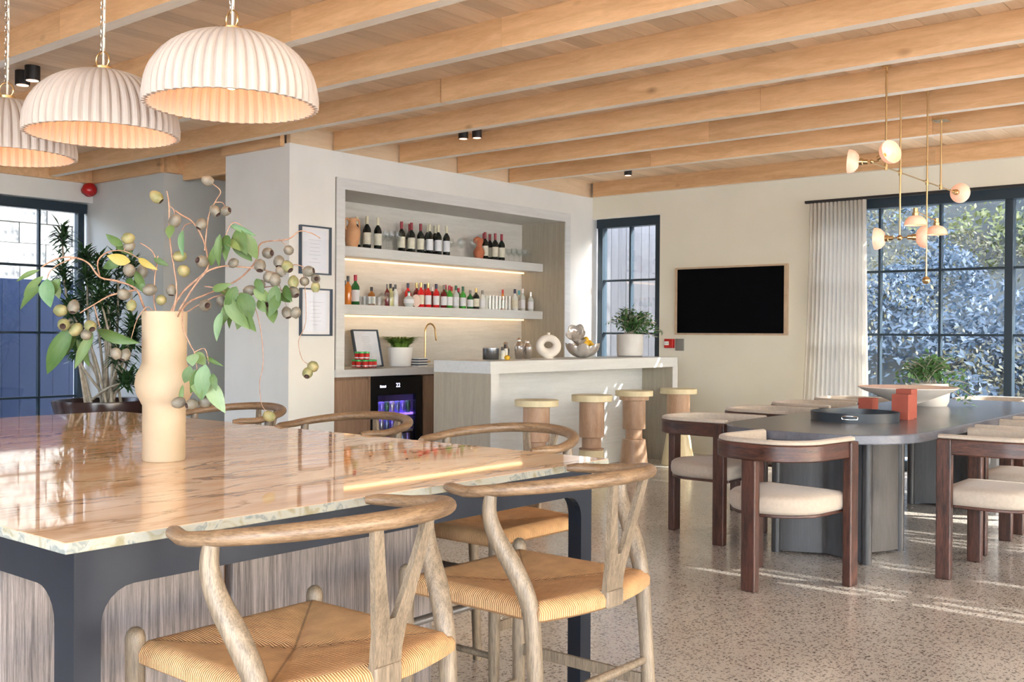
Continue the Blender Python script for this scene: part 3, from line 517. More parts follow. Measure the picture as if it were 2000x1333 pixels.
# hillside with scrub behind the big window
def hz(x, y): return -.14 + max(0, (y - 12.6)) * .62 + .5 * math.sin(x * .7 + y * .4) * min(1, max(0, (y - 12.6) / 3)) + .3 * math.sin(x * 1.9 - y)* min(1, max(0, (y - 12.6) / 3))
hv = []; hf = []; nx_, ny_ = 60, 34
for j in range(ny_ + 1):
    for i in range(nx_ + 1):
        xx = -16 + i * .7; yy = 12.4 + j * .75; hv.append((xx, yy, hz(xx, yy)))
for j in range(ny_):
    for i in range(nx_):
        a = j * (nx_ + 1) + i; hf.append((a, a + 1, a + nx_ + 2, a + nx_ + 1))
hb = MB(); hb.add(hv, hf); setting(hb.build('hillside', 'hill', smooth=True))
def scrub(name, mt, n, seed, xr, yr, size, hmax, label, clumps):
    r = random.Random(seed); vs = []; fs = []
    cs = [(r.uniform(*xr), r.uniform(*yr), r.uniform(.5, 1.3) * hmax) for _ in range(clumps)]
    for _ in range(n):
        cx, cy, h = r.choice(cs); th = r.uniform(0, 2 * PI); ph = math.acos(r.uniform(-.2, 1)); rad = h * r.uniform(.75, 1.0)
        px = cx + rad * math.sin(ph) * math.cos(th); py = cy + rad * math.sin(ph) * math.sin(th) * .9; pz = hz(cx, cy) + rad * math.cos(ph) * 1.1
        s = size * r.uniform(.6, 1.4); d = Vector((r.gauss(0, 1), r.gauss(0, 1), r.gauss(0, 1))).normalized(); e = d.orthogonal().normalized()
        o = len(vs); P = Vector((px, py, pz)); vs += [P - d * s, P + e * s * .45, P + d * s, P - e * s * .45]; fs.append((o, o + 1, o + 2, o + 3))
    m = MB(); m.add(vs, fs); me = m.mesh(name, mt); o = obj(name, me); tag(o, label, 'shrubs', None, 'stuff'); return o
M['scr1'] = leafmat('sunlit tone scrub leaf', (.035, .05, .012), (.18, .20, .065), .3, .6, 1.6)  # leaf tone carries the sunlight of the upper slope
M['scr2'] = leafmat('blue shade scrub leaf', (.010, .024, .042), (.055, .09, .13), .3, .6, 1.6)  # leaf tone carries the blue shade of the lower slope
M['scr3'] = leafmat('olive scrub leaf', (.014, .03, .02), (.07, .10, .06), .3, .6, 1.6)
scrub('scrub', 'scr2', 90000, 1, (-13, 7), (12.9, 17.5), .045, 1.0, 'scrub tinted with blue shade low on the hillside outside the big window', 130)
scrub('scrub', 'scr1', 60000, 2, (-14, 8), (17.6, 28), .055, .9, 'scrub tinted with yellow green sunlight high on the hillside outside the big window', 110)
scrub('scrub', 'scr3', 30000, 4, (-14, 8), (17.4, 25), .05, .8, 'dark olive scrub midway up the hillside outside the big window', 90)
M['scr4'] = leafmat('pale straw scrub leaf', (.05, .05, .025), (.20, .19, .11), .3, .6, 1.6)
scrub('scrub', 'scr4', 22000, 6, (-12, 6), (13.2, 17.2), .032, .95, 'pale straw coloured sprigs among the blue grey scrub', 40)
# unseen pergola: close slats added to block the low sun, open bays stripe it
pg = thing('pergola', 'unseen slatted pergola shaping the sun outside the right and back windows', 'pergola', (0, 0, 0))
slr = MB().box(0, 6.0, 0, .125, 0, .05).mesh('slat', 'cab'); slo = MB().box(0, 6.0, 0, .05, 0, .04).mesh('slat', 'cab'); slb = MB().box(0, 4.8, 0, .06, 0, .04).mesh('slat', 'cab')
y = -.6
while y < 9.9:
    op = 7.36 < y < 7.72 or 8.10 < y < 8.28 or 9.0 < y < 9.6
    obj('slat', slo if op else slr, pg, loc=(XR + .35, y, 2.75)); y += .105 if op else .13
for i in range(8): obj('slat', slb, pg, loc=(-2.6, 10.28 + i * .115, 2.75))
for y in (-.7, 4.3, 9.9): MB().box(XR + .3, XR + 6.4, y, y + .08, 2.80, 2.95).build('rafter', 'cab', pg)
for y in (-.7, 4.3, 9.9): MB().box(XR + 6.2, XR + 6.32, y, y + .1, -.14, 2.80).build('post', 'cab', pg)
for x_ in (-2.55, 2.1): MB().box(x_, x_ + .06, 10.22, 11.2, 2.79, 2.93).build('rafter', 'cab', pg)
# unseen trees added beyond the terrace to filter the low sun
def tree(x, y, h, rad, seed, lab):
    r = random.Random(seed); t = thing('tree', lab, 'tree', (x, y, -.14), 0, 'unseen trees filtering the sun')
    MB().tube([(0, 0, 0), (.05, .03, h * .4), (-.05, .08, h * .75)], [.14, .1, .05], 8).build('trunk', 'bark', t, smooth=True)
    vs = []; fs = []
    for _ in range(2600):
        d = Vector((r.gauss(0, 1), r.gauss(0, 1), r.gauss(0, 1))).normalized() * rad * r.uniform(.5, 1) ** .6
        P = Vector((d.x, d.y, h * .72 + d.z * .8)); a = Vector((r.gauss(0, 1), r.gauss(0, 1), r.gauss(0, 1))).normalized(); b = a.orthogonal(); s = r.uniform(.05, .1)
        o = len(vs); vs += [P - a * s, P + b * s * .4, P + a * s, P - b * s * .4]; fs.append((o, o + 1, o + 2, o + 3))
    m = MB(); m.add(vs, fs); o = obj('foliage', m.mesh('foliage', 'scr3'), t); o['kind'] = 'stuff'
tree(10.5, 9.0, 4.6, 1.5, 1, 'unseen broad green tree filtering the sun, nearest the terrace')
tree(12.5, 12.5, 5.4, 1.7, 2, 'unseen taller green tree filtering the sun, behind the pergola')
tree(9.5, 5.6, 3.4, 1.1, 3, 'unseen small green tree filtering the sun, front end of the pergola')
# ------------------------------------------------------------------ bar joinery
sh1 = thing('bar_shelf', 'upper pale thick shelf in the bar niche, carrying the wine bottles', 'shelf', (0, 0, 0), group='thick bar shelves')
MB().box(nx0, -7.29, ny0, ny1, 1.988, 2.080).build('board', 'barsl', sh1, bevel=.002)
MB().box(nx0 + .03, nx0 + .05, ny0 + .02, ny1 - .02, 1.972, 1.988).build('light_strip', 'led', sh1)
sh2 = thing('bar_shelf', 'lower pale thick shelf in the bar niche, carrying the spirits', 'shelf', (0, 0, 0), group='thick bar shelves')
MB().box(nx0, -7.29, ny0, ny1, 1.448, 1.540).build('board', 'barsl', sh2, bevel=.002)
MB().box(nx0 + .03, nx0 + .05, ny0 + .02, ny1 - .02, 1.432, 1.448).build('light_strip', 'led', sh2)
for z in (1.965, 1.425):
    ld = bpy.data.lights.new('shelf_led', 'AREA'); ld.shape = 'RECTANGLE'; ld.size = .03; ld.size_y = 3.1; ld.energy = .45; ld.color = (1, .60, .30)
    lo = bpy.data.objects.new('shelf_led', ld); COL.objects.link(lo); lo.location = (nx0 + .07, (ny0 + ny1) / 2, z - .003); lo.rotation_euler = (0, math.radians(-12), 0)
wt = MB(); wt.box(nx0, -6.965, 6.05, ny1 + .1, .884, .95); tag(wt.build('worktop', 'barsl', None, bevel=.003), 'pale worktop running along the back of the bar', 'worktop')
cb = thing('base_cabinet', 'brown knotty oak cabinet left of the drinks fridge', 'cabinet', (0, 0, 0), group='brown oak bar cabinets')
MB().box(-7.55, -7.06, 6.05, 6.50, 0, .884).build('body', 'cab', cb)
MB().box(-7.06, -7.038, 6.055, 6.485, .09, .855).build('door', 'cab', cb, bevel=.002)
MB().box(-7.06, -7.030, 6.488, 6.512, 0, .884).build('side_panel', 'cab', cb)
cb2 = thing('base_cabinet', 'brown knotty oak cabinet right of the drinks fridge', 'cabinet', (0, 0, 0), group='brown oak bar cabinets')
MB().box(-7.55, -7.06, 7.20, 9.38, 0, .884).build('body', 'cab', cb2)
for i in range(4): MB().box(-7.06, -7.038, 7.215 + i * .54, 7.215 + i * .54 + .53, .09, .875).build('door', 'cab', cb2, bevel=.002)
# drinks fridge
fr = thing('drinks_fridge', 'black glass-door drinks fridge with violet lit shelves', 'fridge', (0, 6.52, 0))
b = MB(); b.box(-7.55, -7.52, 0, .67, .02, .87); b.box(-7.52, -7.07, 0, .03, .02, .87); b.box(-7.52, -7.07, .64, .67, .02, .87); b.box(-7.52, -7.07, .03, .64, .70, .87); b.box(-7.52, -7.07, .03, .64, .02, .09)
b.build('cabinet', 'black', fr)
d = MB(); d.box(-7.07, -7.035, .0, .67, .70, .868); d.box(-7.07, -7.035, 0, .09, .06, .70); d.box(-7.07, -7.035, .58, .67, .06, .70); d.box(-7.07, -7.035, .09, .58, .06, .11)
dr = d.build('door', mat('glossy black', (.006, .008, .010), .08), fr)
MB().box(-7.056, -7.05, .09, .58, .11, .70).build('pane', 'glass', dr)
MB().box(-7.06, -7.033, .02, .045, .02, .06).build('foot_grille', 'black', fr)
vio = mat('violet lit shelf edge', (.20, .12, .5), .5, 0, .5, (.20, .10, .9), 1.1)
for z in (.50, .34, .19):
    MB().box(-7.48, -7.09, .035, .635, z, z + .018).build('shelf', vio if z > .45 else 'grey', fr)
fl = bpy.data.lights.new('fridge_light', 'AREA'); fl.size = .5; fl.energy = .9; fl.color = (.35, .25, 1); fo = bpy.data.objects.new('fridge_light', fl); COL.objects.link(fo); fo.location = (-7.3, 6.85, .69)
cans = [mat('blue can', (.18, .25, .4), .3, .6), mat('silver can', (.5, .5, .52), .3, .8), mat('green can', (.05, .16, .07), .3, .5), mat('violet can', (.25, .2, .6), .3, .5)]
can_i = 0
for z in (.518, .358, .208):
    for k in range(8):
        y = 6.52 + .085 + k * .069; h = .115
        c = MB().lathe([(.022, 0), (.027, .006), (.027, h - .008), (.021, h)], 14).build('drinks_can', cans[(k * 3 + int(z * 10)) % 4], None, smooth=True, loc=(-7.13, y, z))
        sh_ = {.518: 'top', .358: 'middle', .208: 'lowest'}[z]; od = ('first', 'second', 'third', 'fourth', 'fifth', 'sixth', 'seventh', 'eighth')[k]
        tag(c, '%s drinks can from the left on the %s fridge shelf' % (od, sh_), 'can', 'cans in the drinks fridge')
# lettering on the fridge: the illegible maker's mark as a white smear of strokes, the display digits
wl = mat('white display', (.8, .8, 1), .4, 0, .5, (.7, .7, 1), 1.3)
mk = MB()
for i, (a, h) in enumerate(((0, .022), (.016, .016), (.031, .018), (.046, .015), (.061, .019))): mk.box(-7.034, -7.032, .115 + a, .115 + a + .012, .772, .772 + h)
mk.build('maker_mark', wl, dr)
def digits(txt, size, m, parent, loc, rot, name='lettering', ext=.0006, align='CENTER'):
    c = bpy.data.curves.new(name, 'FONT'); c.body = txt; c.size = size; c.extrude = ext; c.align_x = align
    o = bpy.data.objects.new(name, c); COL.objects.link(o); me = bpy.data.meshes.new_from_object(o); bpy.data.objects.remove(o); me.materials.clear(); me.materials.append(M[m] if isinstance(m, str) else m)
    o = bpy.data.objects.new(name, me); COL.objects.link(o); o.parent = parent; o.location = loc; o.rotation_euler = rot; return o
digits('22', .055, wl, dr, (-7.0335, .345, .772), (PI / 2, 0, PI / 2), 'display_digits')

# bar island: waterfall slab with a recessed front
bi = thing('bar_island', 'pale waterfall bar island with a recessed grey front', 'bar counter', (-5.45, 6.35, 0))
MB().box(-.63, 0, 0, 2.93, .953, 1.053).build('top', 'barsl', bi, bevel=.002)
MB().box(-.63, 0, .002, .10, 0, .9525).build('end_panel', 'veneerv', bi)
MB().box(-.001, .004, .003, .10, 0, .953).build('end_edge', 'barsl', bi)
MB().box(-.63, 0, 2.83, 2.928, 0, .9525).build('end_panel', 'veneerv', bi)
MB().box(-.001, .004, 2.83, 2.925, 0, .953).build('end_edge', 'barsl', bi)
MB().box(-.40, -.36, .101, 2.829, 0, .952).build('front_panel', 'barsl', bi)
MB().box(-.62, -.42, .101, 2.829, .05, .95).build('cabinet', 'veneerv', bi)

# ------------------------------------------------------------------ bar stools (turned wood totems)
def stool(name, lab, prof, x, y):
    t = thing(name, lab, 'stool', (x, y, 0), 0, 'turned wooden stools at the bar')
    for nm, mt, pr in prof:
        MB().lathe(pr, 40).build(nm, mt, t, smooth=35, bevel=.004)
def sl_(r, z0, z1, r2=None): return [(r, z0), (r if r2 is None else r2, z1)]
stool('bar_stool', 'turned bar stool nearest the left end of the bar, dark waisted base',
      [('seat', 'stoolc', sl_(.176, .702, .752)), ('column', 'stoolw', sl_(.107, .42, .701)), ('neck', 'stoolw', sl_(.083, .33, .419)), ('base', 'stoolw', sl_(.125, 0, .329, .10))], -5.12, 6.53)
stool('bar_stool', 'second turned bar stool from the left, cream flared base',
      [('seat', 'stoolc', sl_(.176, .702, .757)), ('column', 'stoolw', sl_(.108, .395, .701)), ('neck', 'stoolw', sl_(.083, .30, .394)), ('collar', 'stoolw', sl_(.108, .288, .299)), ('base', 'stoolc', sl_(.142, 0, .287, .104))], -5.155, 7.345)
stool('bar_stool', 'third turned bar stool from the left, ring under its seat',
      [('seat', 'stoolc', sl_(.176, .706, .757)), ('collar', 'stoolw', sl_(.138, .668, .705)), ('column', 'stoolw', sl_(.107, .40, .667)), ('neck', 'stoolw', sl_(.078, .305, .399)), ('base', 'stoolw', sl_(.142, 0, .304, .108))], -5.29, 8.22)
stool('bar_stool', 'turned bar stool at the right end of the bar, cream base',
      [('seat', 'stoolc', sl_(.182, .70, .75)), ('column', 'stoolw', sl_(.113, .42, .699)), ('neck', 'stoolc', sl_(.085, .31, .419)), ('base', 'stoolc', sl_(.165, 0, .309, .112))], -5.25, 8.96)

# ------------------------------------------------------------------ marble island
isl = thing('island_table', 'large marble-topped island with blue black steel legs and grey oak body', 'table', (-3.31, 1.845, 0))
MB().box(-1.46, 1.46, -.888, .888, .858, .880).build('marble_top', 'marble', isl, bevel=.003)
def arch(L, H, w, ap, r, th):
    """steel arch frame: outline in (u,z) with rounded inside corners, extruded th"""
    o = [(0, 0), (w, 0), (w, H - ap - r)]
    for k in range(1, 7): a = PI - k * PI / 14 * 7 / 6; o.append((w + r + r * math.cos(PI - k * PI / 12), H - ap - r + r * math.sin(PI - k * PI / 12)))
    for k in range(0, 7): o.append((L - w - r + r * math.cos(PI / 2 - k * PI / 12), H - ap - r + r * math.sin(PI / 2 - k * PI / 12)))
    o += [(L - w, 0), (L, 0), (L, H), (0, H)]
    return o
def arch_obj(L, axis, pos, name):
    pr = arch(L, .857, .055, .085, .07, .012); m = MB(); n = len(pr)
    if axis == 'y': f = lambda u, z, d: (d, u - L / 2, z)
    else: f = lambda u, z, d: (u - L / 2, d, z)
    vs = [f(u, z, 0) for u, z in pr] + [f(u, z, .02) for u, z in pr]
    m.add(vs, [tuple(range(n)), tuple(reversed(range(n, 2 * n)))] + [(i, (i + 1) % n, n + (i + 1) % n, n + i) for i in range(n)])
    m.build(name, 'steel', isl, loc=pos)
arch_obj(1.70, 'y', (1.40, 0, 0), 'end_frame'); arch_obj(1.70, 'y', (-1.42, 0, 0), 'end_frame')
arch_obj(2.80, 'x', (0, -.85, 0), 'side_frame'); arch_obj(2.80, 'x', (0, .83, 0), 'side_frame')
bd_ = MB(); bd_.box(-1.05, .97, -.84 + .03, .56, .02, .855); bd_.build('cabinet_body', 'islgap', isl)
for a, b2 in ((-.80, -.222), (-.195, .56)):
    MB().box(.971, 1.005, a, b2, .02, .853).build('side_panel', 'isl', isl, bevel=.002)
for a in (-1.05, -.37, .31):
    MB().box(a, a + .66, -.835, -.811, .02, .853).build('side_panel', 'isl', isl, bevel=.002)

# ------------------------------------------------------------------ wishbone counter chairs
def wishbone():
    t = thing('wishbone_chair', 'x', 'chair', (0, 0, 0), 0, 'wishbone counter chairs round the island')
    # bow
    pts = []
    for k in range(0, 41):
        a = -.05 + (PI + .10) * k / 40
        pts.append((.295 * math.cos(a), -.045 - .285 * math.sin(a), .880 + .036 * max(0, math.sin(a))))
    pts = [(.258, .058, .878), (.272, .03, .880)] + pts + [(-.272, .03, .880), (-.258, .058, .878)]
    n = len(pts); rad = [.0165 + .006 * math.sin(PI * i / (n - 1)) for i in range(n)]; rad[0] = rad[-1] = .012
    MB().tube(pts, rad, 14, flat=.82, up=(0, 0, 1)).build('bow', 'ashb', t, smooth=60)
    for s in (-1, 1):
        rp = spline([(s * .250, -.255, 0), (s * .248, -.235, .30), (s * .247, -.218, .52), (s * .250, -.205, .62), (s * .264, -.172, .70), (s * .280, -.128, .775), (s * .287, -.110, .83), (s * .286, -.112, .878)], 5)
        m = len(rp); MB().tube(rp, [lerp(.017, .024, min(1, i / (m * .55))) if i < m * .6 else lerp(.024, .015, (i - m * .6) / (m * .4)) for i in range(m)], 14).build('leg', 'ash', t, smooth=60)
        MB().lathe([(.015, 0), (.019, .2), (.021, .60), (.021, .632), (.017, .645), (.009, .652), (0, .6535)], 14, (s * .240, .222, 0)).build('leg', 'ash', t, smooth=50)
        # side rails and stretchers
        MB().tube([(s * .228, .20, .604), (s * .230, -.20, .602)], .012, 10).build('seat_rail', 'ash', t, smooth=60)
        MB().box(-.006, .006, -.215, .215, 0, .034).build('stretcher', 'ash', t, bevel=.003, loc=(s * .243, 0, .30))
    MB().tube([(-.225, .222, .49), (.225, .222, .49)], .012, 10).build('foot_rest', mat('brushed grey metal', (.34, .34, .34), .3, .9) if 'footm' not in M else 'footm', t, smooth=60)
    MB().tube([(-.235, -.228, .375), (0, -.228, .375), (.235, -.228, .375)], [.010, .013, .010], 10).build('stretcher', 'ash', t, smooth=60)
    MB().tube([(-.235, .222, .22), (.235, .222, .22)], .011, 10).build('stretcher', 'ash', t, smooth=60)
    MB().tube([(x_ / 10 * .235, -.215 - .045 * (1 - (x_ / 10) ** 2), .600) for x_ in range(-10, 11)], .013, 10).build('seat_rail', 'ash', t, smooth=60)
    MB().box(-.036, .036, -.290, -.262, .578, .622).build('rail_centre', 'ash', t, bevel=.004)
    # seat: four sloping triangles of cord, edges wrapped round the rails
    m = MB(); G = 28
    def sz(u, v):
        d = max(abs(u), abs(v)); e = min(1, (1 - d) / .10); dip = -.026 * (1 - d) ; edge = -.014 * (1 - e) ** 2
        ridge = .006 * math.exp(-((abs(u) - abs(v)) / .05) ** 2) * (1 - d); return .627 + dip + edge - ridge
    vs = []; fs = []
    for j in range(G + 1):
        for i in range(G + 1):
            u = -1 + 2 * i / G; v = -1 + 2 * j / G
            hw = lerp(.245, .238, (v + 1) / 2)
            vs.append((u * hw, v * .226 - .004 - .048 * (1 - u * u) * (max(0, -v) ** 1.5), sz(u, v)))
    for j in range(G):
        for i in range(G): a = j * (G + 1) + i; fs.append((a, a + 1, a + G + 2, a + G + 1))
    # wrapped edge down to the underside
    ring = [i for i in range(G + 1)] + [(j + 1) * (G + 1) - 1 for j in range(1, G + 1)] + [G * (G + 1) + i for i in range(G - 1, -1, -1)] + [j * (G + 1) for j in range(G - 1, 0, -1)]
    base = list(ring)
    for dz, so in ((-.012, 1.025), (-.030, 1.02), (-.040, .96)):
        nb = []
        for idx in ring:
            p = vs[idx]; nb.append(len(vs)); vs.append((p[0] * so, p[1] * so, .613 + dz))
        for k in range(len(ring)): l = (k + 1) % len(ring); fs.append((base[k], base[l], nb[l], nb[k]))
        base = nb
    fs.append(tuple(base))
    m.add(vs, fs); m.build('woven_seat', 'cord', t, smooth=50)
    # Y splat: lower board splitting into two prongs up to the bow
    m = MB(); q = []
    def blade(path, th=.0075):
        vs = []; fs = []
        for (xa, xb, y, z) in path: vs += [(xa, y - th, z), (xb, y - th, z), (xb, y + th, z), (xa, y + th, z)]
        for i in range(len(path) - 1):
            for k in range(4): l = (k + 1) % 4; fs.append((i * 4 + k, i * 4 + l, i * 4 + 4 + l, i * 4 + 4 + k))
        fs += [(0, 1, 2, 3), tuple(len(vs) - 4 + k for k in (3, 2, 1, 0))]; m.add(vs, fs)
    blade([(-.036, .036, -.276, .600), (-.037, .037, -.281, .65), (-.040, .040, -.288, .69), (-.044, .044, -.292, .715)])
    for s in (-1, 1):
        pa = []
        for k in range(10):
            t_ = k / 9; z = lerp(.70, .905, t_); inner = lerp(.0, .058, t_ ** .8) if k else .003; outer = lerp(.043, .082, t_)
            inner = max(inner, .016 * min(1, t_ * 5)); y = -.290 - .036 * t_
            a_, b_ = s * inner, s * outer
            pa.append((min(a_, b_), max(a_, b_), y, z))
        blade(pa)
    m.build('splat', 'ash', t, smooth=30)
    return t
wc = wishbone()
wc['label'] = 'limed oak wishbone chair in the left foreground, nearest the camera'; wc.location = (-1.765, 1.42, 0); wc.rotation_euler = (0, 0, PI / 2)
dup(wc, (-1.765, 2.215, 0), PI / 2 , 'limed oak wishbone chair at the right corner of the island, foreground')
dup(wc, (-2.43, 2.80, 0), PI , 'wishbone chair on the far side of the island, nearest the stools')
dup(wc, (-3.27, 2.80, 0), PI , 'wishbone chair on the far side of the island, before the fridge')
dup(wc, (-4.11, 2.81, 0), PI , 'wishbone chair on the far side of the island, half hidden behind the hanging leaves')

# ------------------------------------------------------------------ dining table
dt = thing('dining_table', 'long charcoal oak dining table with rounded ends', 'table', (-2.425, 7.24, 0))
def sup(hx, hy, r, n=10, bulge=.0):
    o = []
    for cx_, cy_, a0 in ((hx - r, hy - r, 0), (-hx + r, hy - r, PI / 2), (-hx + r, -hy + r, PI), (hx - r, -hy + r, 1.5 * PI)):
        for k in range(n + 1): a = a0 + k * PI / 2 / n; o.append((cx_ + r * math.cos(a), cy_ + r * math.sin(a)))
    return o
MB().prism(sup(.565, 1.91, .46, 14), .700, .752).build('table_top', 'ttop', dt, bevel=.006, smooth=30)
def base(y):
    post = [(-.27, -.26), (.27, -.26), (.27, .26), (-.27, .26)]
    for px, py in post: MB().cyl(px, py, 0, .68, .028, n=18).build('post', 'tbase', dt, smooth=40, loc=(0, y, 0))
    for i in range(4):
        a = Vector(post[i]); b = Vector(post[(i + 1) % 4]); pa = []
        for k in range(11):
            t_ = k / 10; p = a.lerp(b, t_); p -= p.normalized() * .10 * math.sin(PI * t_); pa.append((p.x, p.y))
        MB().sweep(pa, [(-.012, .01), (.012, .01), (.012, .68), (-.012, .68)]).build('base_panel', 'tbase', dt, smooth=30, loc=(0, y, 0))
    MB().box(-.33, .33, -.33, .33, .68, .699).build('mounting_plate', 'tbase', dt, loc=(0, y, 0))
base(-1.24); base(1.10)

def tub():
    t = thing('dining_chair', 'x', 'chair', (0, 0, 0), 0, 'three legged dining chairs round the long table')
    hw = .268; path = []
    path.append((hw, .255)); path.append((hw, .10))
    for k in range(0, 13): a = k * PI / 24; path.append((hw - .21 + .21 * math.cos(a), -.06 - .21 * math.sin(a)))
    for k in range(0, 13): a = PI / 2 + k * PI / 24; path.append((-hw + .21 + .21 * math.cos(a), -.06 - .21 * math.sin(a)))
    path.append((-hw, .10)); path.append((-hw, .255)); path = path[::-1]
    # outward normal check: path runs left tip -> back -> right tip
    MB().sweep(path, [(-.004, .655), (.022, .655), (.022, .738), (-.004, .738)]).build('rail', 'walnuth', t, bevel=.006, smooth=40)
    MB().sweep(path, [(-.030, .662), (-.0045, .658), (-.0045, .739), (.018, .739), (.014, .757), (-.010, .762), (-.026, .755)]).build('back_pad', 'velvet', t, bevel=.005, smooth=50)
    for s in (-1, 1):
        MB().box(-.024, .024, -.038, .038, 0, .7375).build('leg', 'walnut', t, bevel=.006, loc=(s * .279, .218, 0))
    MB().box(-.040, .040, -.024, .024, 0, .656).build('leg', 'walnut', t, bevel=.006, loc=(0, -.262, 0))
    poly = []
    for k in range(0, 25): a = PI + k * PI / 24; poly.append((.246 * math.cos(a), .0 + .238 * math.sin(a)))
    poly += [(.246, .20), (.22, .25), (-.22, .25), (-.246, .20)]
    MB().prism(poly, .372, .388).build('seat_frame', 'walnuth', t, bevel=.004)
    sm = MB(); n = len(poly); vs = []; fs = []
    for sc_, z in ((.985, .388), (1.03, .405), (1.04, .435), (1.02, .462), (.95, .476), (.6, .482), (.2, .484)):
        for x_, y_ in poly: vs.append((x_ * sc_, y_ * sc_, z))
    for j in range(6):
        for i in range(n): k = (i + 1) % n; fs.append((j * n + i, j * n + k, (j + 1) * n + k, (j + 1) * n + i))
    fs += [tuple(reversed(range(n))), tuple(6 * n + i for i in range(n))]
    sm.add(vs, fs); sm.build('seat_cushion', 'velvet', t, smooth=60)
    return t
tc = tub()
tc['label'] = 'three legged dining chair alone at the near end of the long table'; tc.location = (-2.34, 5.015, 0); tc.rotation_euler = (0, 0, math.radians(-7))
ordn = ('nearest', 'second', 'third', 'fourth')
for i, (y, x) in enumerate(((5.95, -3.25), (6.90, -3.30), (7.75, -3.35), (8.56, -3.35))):
    dup(tc, (x, y, 0), -PI / 2 , ('nearest dining chair on the left side of the long table' if i == 0 else '%s dining chair from the near end along the left side of the long table' % ordn[i]))
for i, (y, x) in enumerate(((5.95, -1.50), (6.72, -1.53), (7.56, -1.53), (8.35, -1.53))):
    dup(tc, (x, y, 0), PI / 2, ('nearest dining chair on the right side, its dark leg in full view' if i == 0 else '%s dining chair from the near end along the right side of the long table' % ordn[i]))
dup(tc, (-2.45, 9.44, 0), PI, 'dining chair at the far end of the long table, before the window')
# ------------------------------------------------------------------ pendant lamps over the island
def pendant():
    t = thing('pendant_lamp', 'x', 'lamp', (0, 0, 0), 0, 'fluted dome pendants over the island')
    R = .25; NF = 50; n = NF * 4
    outer = []
    for k in range(0, 15): a = PI / 2 * k / 14; outer.append((max(.03, R * math.cos(PI / 2 - a) ** .92), 1.94 + .215 * math.cos(a) ** .85 if k < 14 else 1.94))
    outer[-1] = (R, 1.955); outer.append((R * .995, 1.935))
    def fl(i, j):
        ph = (i % 4) / 4; return (.014, .004, -.034, .004)[i % 4]
    m = MB(); vs = []; fs = []
    inner = [(r - .012, z - .006) for r, z in outer[:-1]] + [(R * .95, 1.935)]
    prof = outer + inner[::-1]
    m.lathe(prof, n, cap=False, flute=fl); m.build('shade', 'shade', t, smooth=30)
    MB().lathe([(.0, 2.150), (.032, 2.150), (.032, 2.166), (.012, 2.172), (0, 2.173)], 20).build('cap', 'brass', t, smooth=40)
    MB().tube([(.028 * math.cos(a), 0, 2.19 + .028 * math.sin(a)) for a in [k * PI / 10 for k in range(20)]], .0035, 8, closed=True).build('ring', 'brass', t, smooth=60)
    MB().tube([(.004, 0, 2.17), (.006, .003, 2.45), (0, 0, 3.02)], .0045, 8).build('cord', mat('pale cord', (.55, .52, .47), .6) if 'cordm' not in M else 'cordm', t, smooth=60)
    # chain, each link in turn twisted a quarter
    for i in range(34):
        z = 2.222 + i * .0235; tw = (i % 2) * PI / 2
        pts = [(.008 * math.cos(a) * math.cos(tw), .008 * math.cos(a) * math.sin(tw), z + .016 * math.sin(a)) for a in [k * PI / 6 for k in range(12)]]
        MB().tube(pts, .0019, 6, closed=True).build('chain_link', 'chrome', t, smooth=60)
    MB().cyl(0, 0, 3.005, 3.03, .045, n=24).build('ceiling_cup', 'brass', t, smooth=40)
    MB().lathe([(.014, 2.09), (.014, 2.14)], 14).build('bulb_holder', 'brass', t, smooth=40)
    bl = MB().sphere((0, 0, 2.02), .028, 16, 10, (1, 1, 1.25)).build('bulb', 'bulb', t, smooth=60)
    return t
pl0 = pendant(); pl0['label'] = 'fluted plaster dome pendant nearest the camera, largest in view'
PX = ((-2.59, 'a'), (-3.318, 'b'), (-4.02, 'c'))
pl0.location = (-2.59, 1.84, 0)
dup(pl0, (-3.318, 1.84, 0), .3, 'fluted plaster dome pendant in the middle of the three over the island')
dup(pl0, (-4.02, 1.84, 0), .6, 'fluted plaster dome pendant at the far left, cut by the picture edge')
for x_, _ in PX:
    ld = bpy.data.lights.new('pendant_bulb', 'POINT'); ld.energy = 2.6; ld.color = (1, .40, .11); ld.shadow_soft_size = .03
    lo = bpy.data.objects.new('pendant_bulb', ld); COL.objects.link(lo); lo.location = (x_, 1.84, 2.0)

# ------------------------------------------------------------------ brass mobile chandelier over the dining table
ch = thing('chandelier', 'brass rod chandelier with peach alabaster half globe shades', 'lamp', (-2.43, 7.3, 0))
def rod(a, b, r=.006, nm='rod'): MB().tube([a, b], r, 10).build(nm, 'brass', ch, smooth=60)
def at(y): return y - 7.3
rod((0, at(6.75), 3.03), (0, at(6.75), 2.37)); rod((0, at(7.02), 3.03), (0, at(7.02), 1.935)); rod((0, at(7.565), 3.03), (0, at(7.565), 1.70)); rod((0, at(7.87), 3.03), (0, at(7.87), 2.37))
for y in (6.75, 7.02, 7.565, 7.87): MB().lathe([(.03, 0), (.03, .008), (.01, .012)], 18, (0, at(y), 3.018)).build('ceiling_cup', 'brass', ch, smooth=40)
MB().box(-.05, .05, at(7.81), at(7.93), 2.853, 2.863).build('ceiling_plate', 'brass', ch)
rod((0, at(6.50), 2.37), (0, at(8.17), 2.37), .005, 'cross_bar')
for y in (6.75, 7.02, 7.565, 7.87): MB().cyl(0, at(y), 2.352, 2.388, .012, n=12).build('clamp', 'brass', ch, smooth=40)
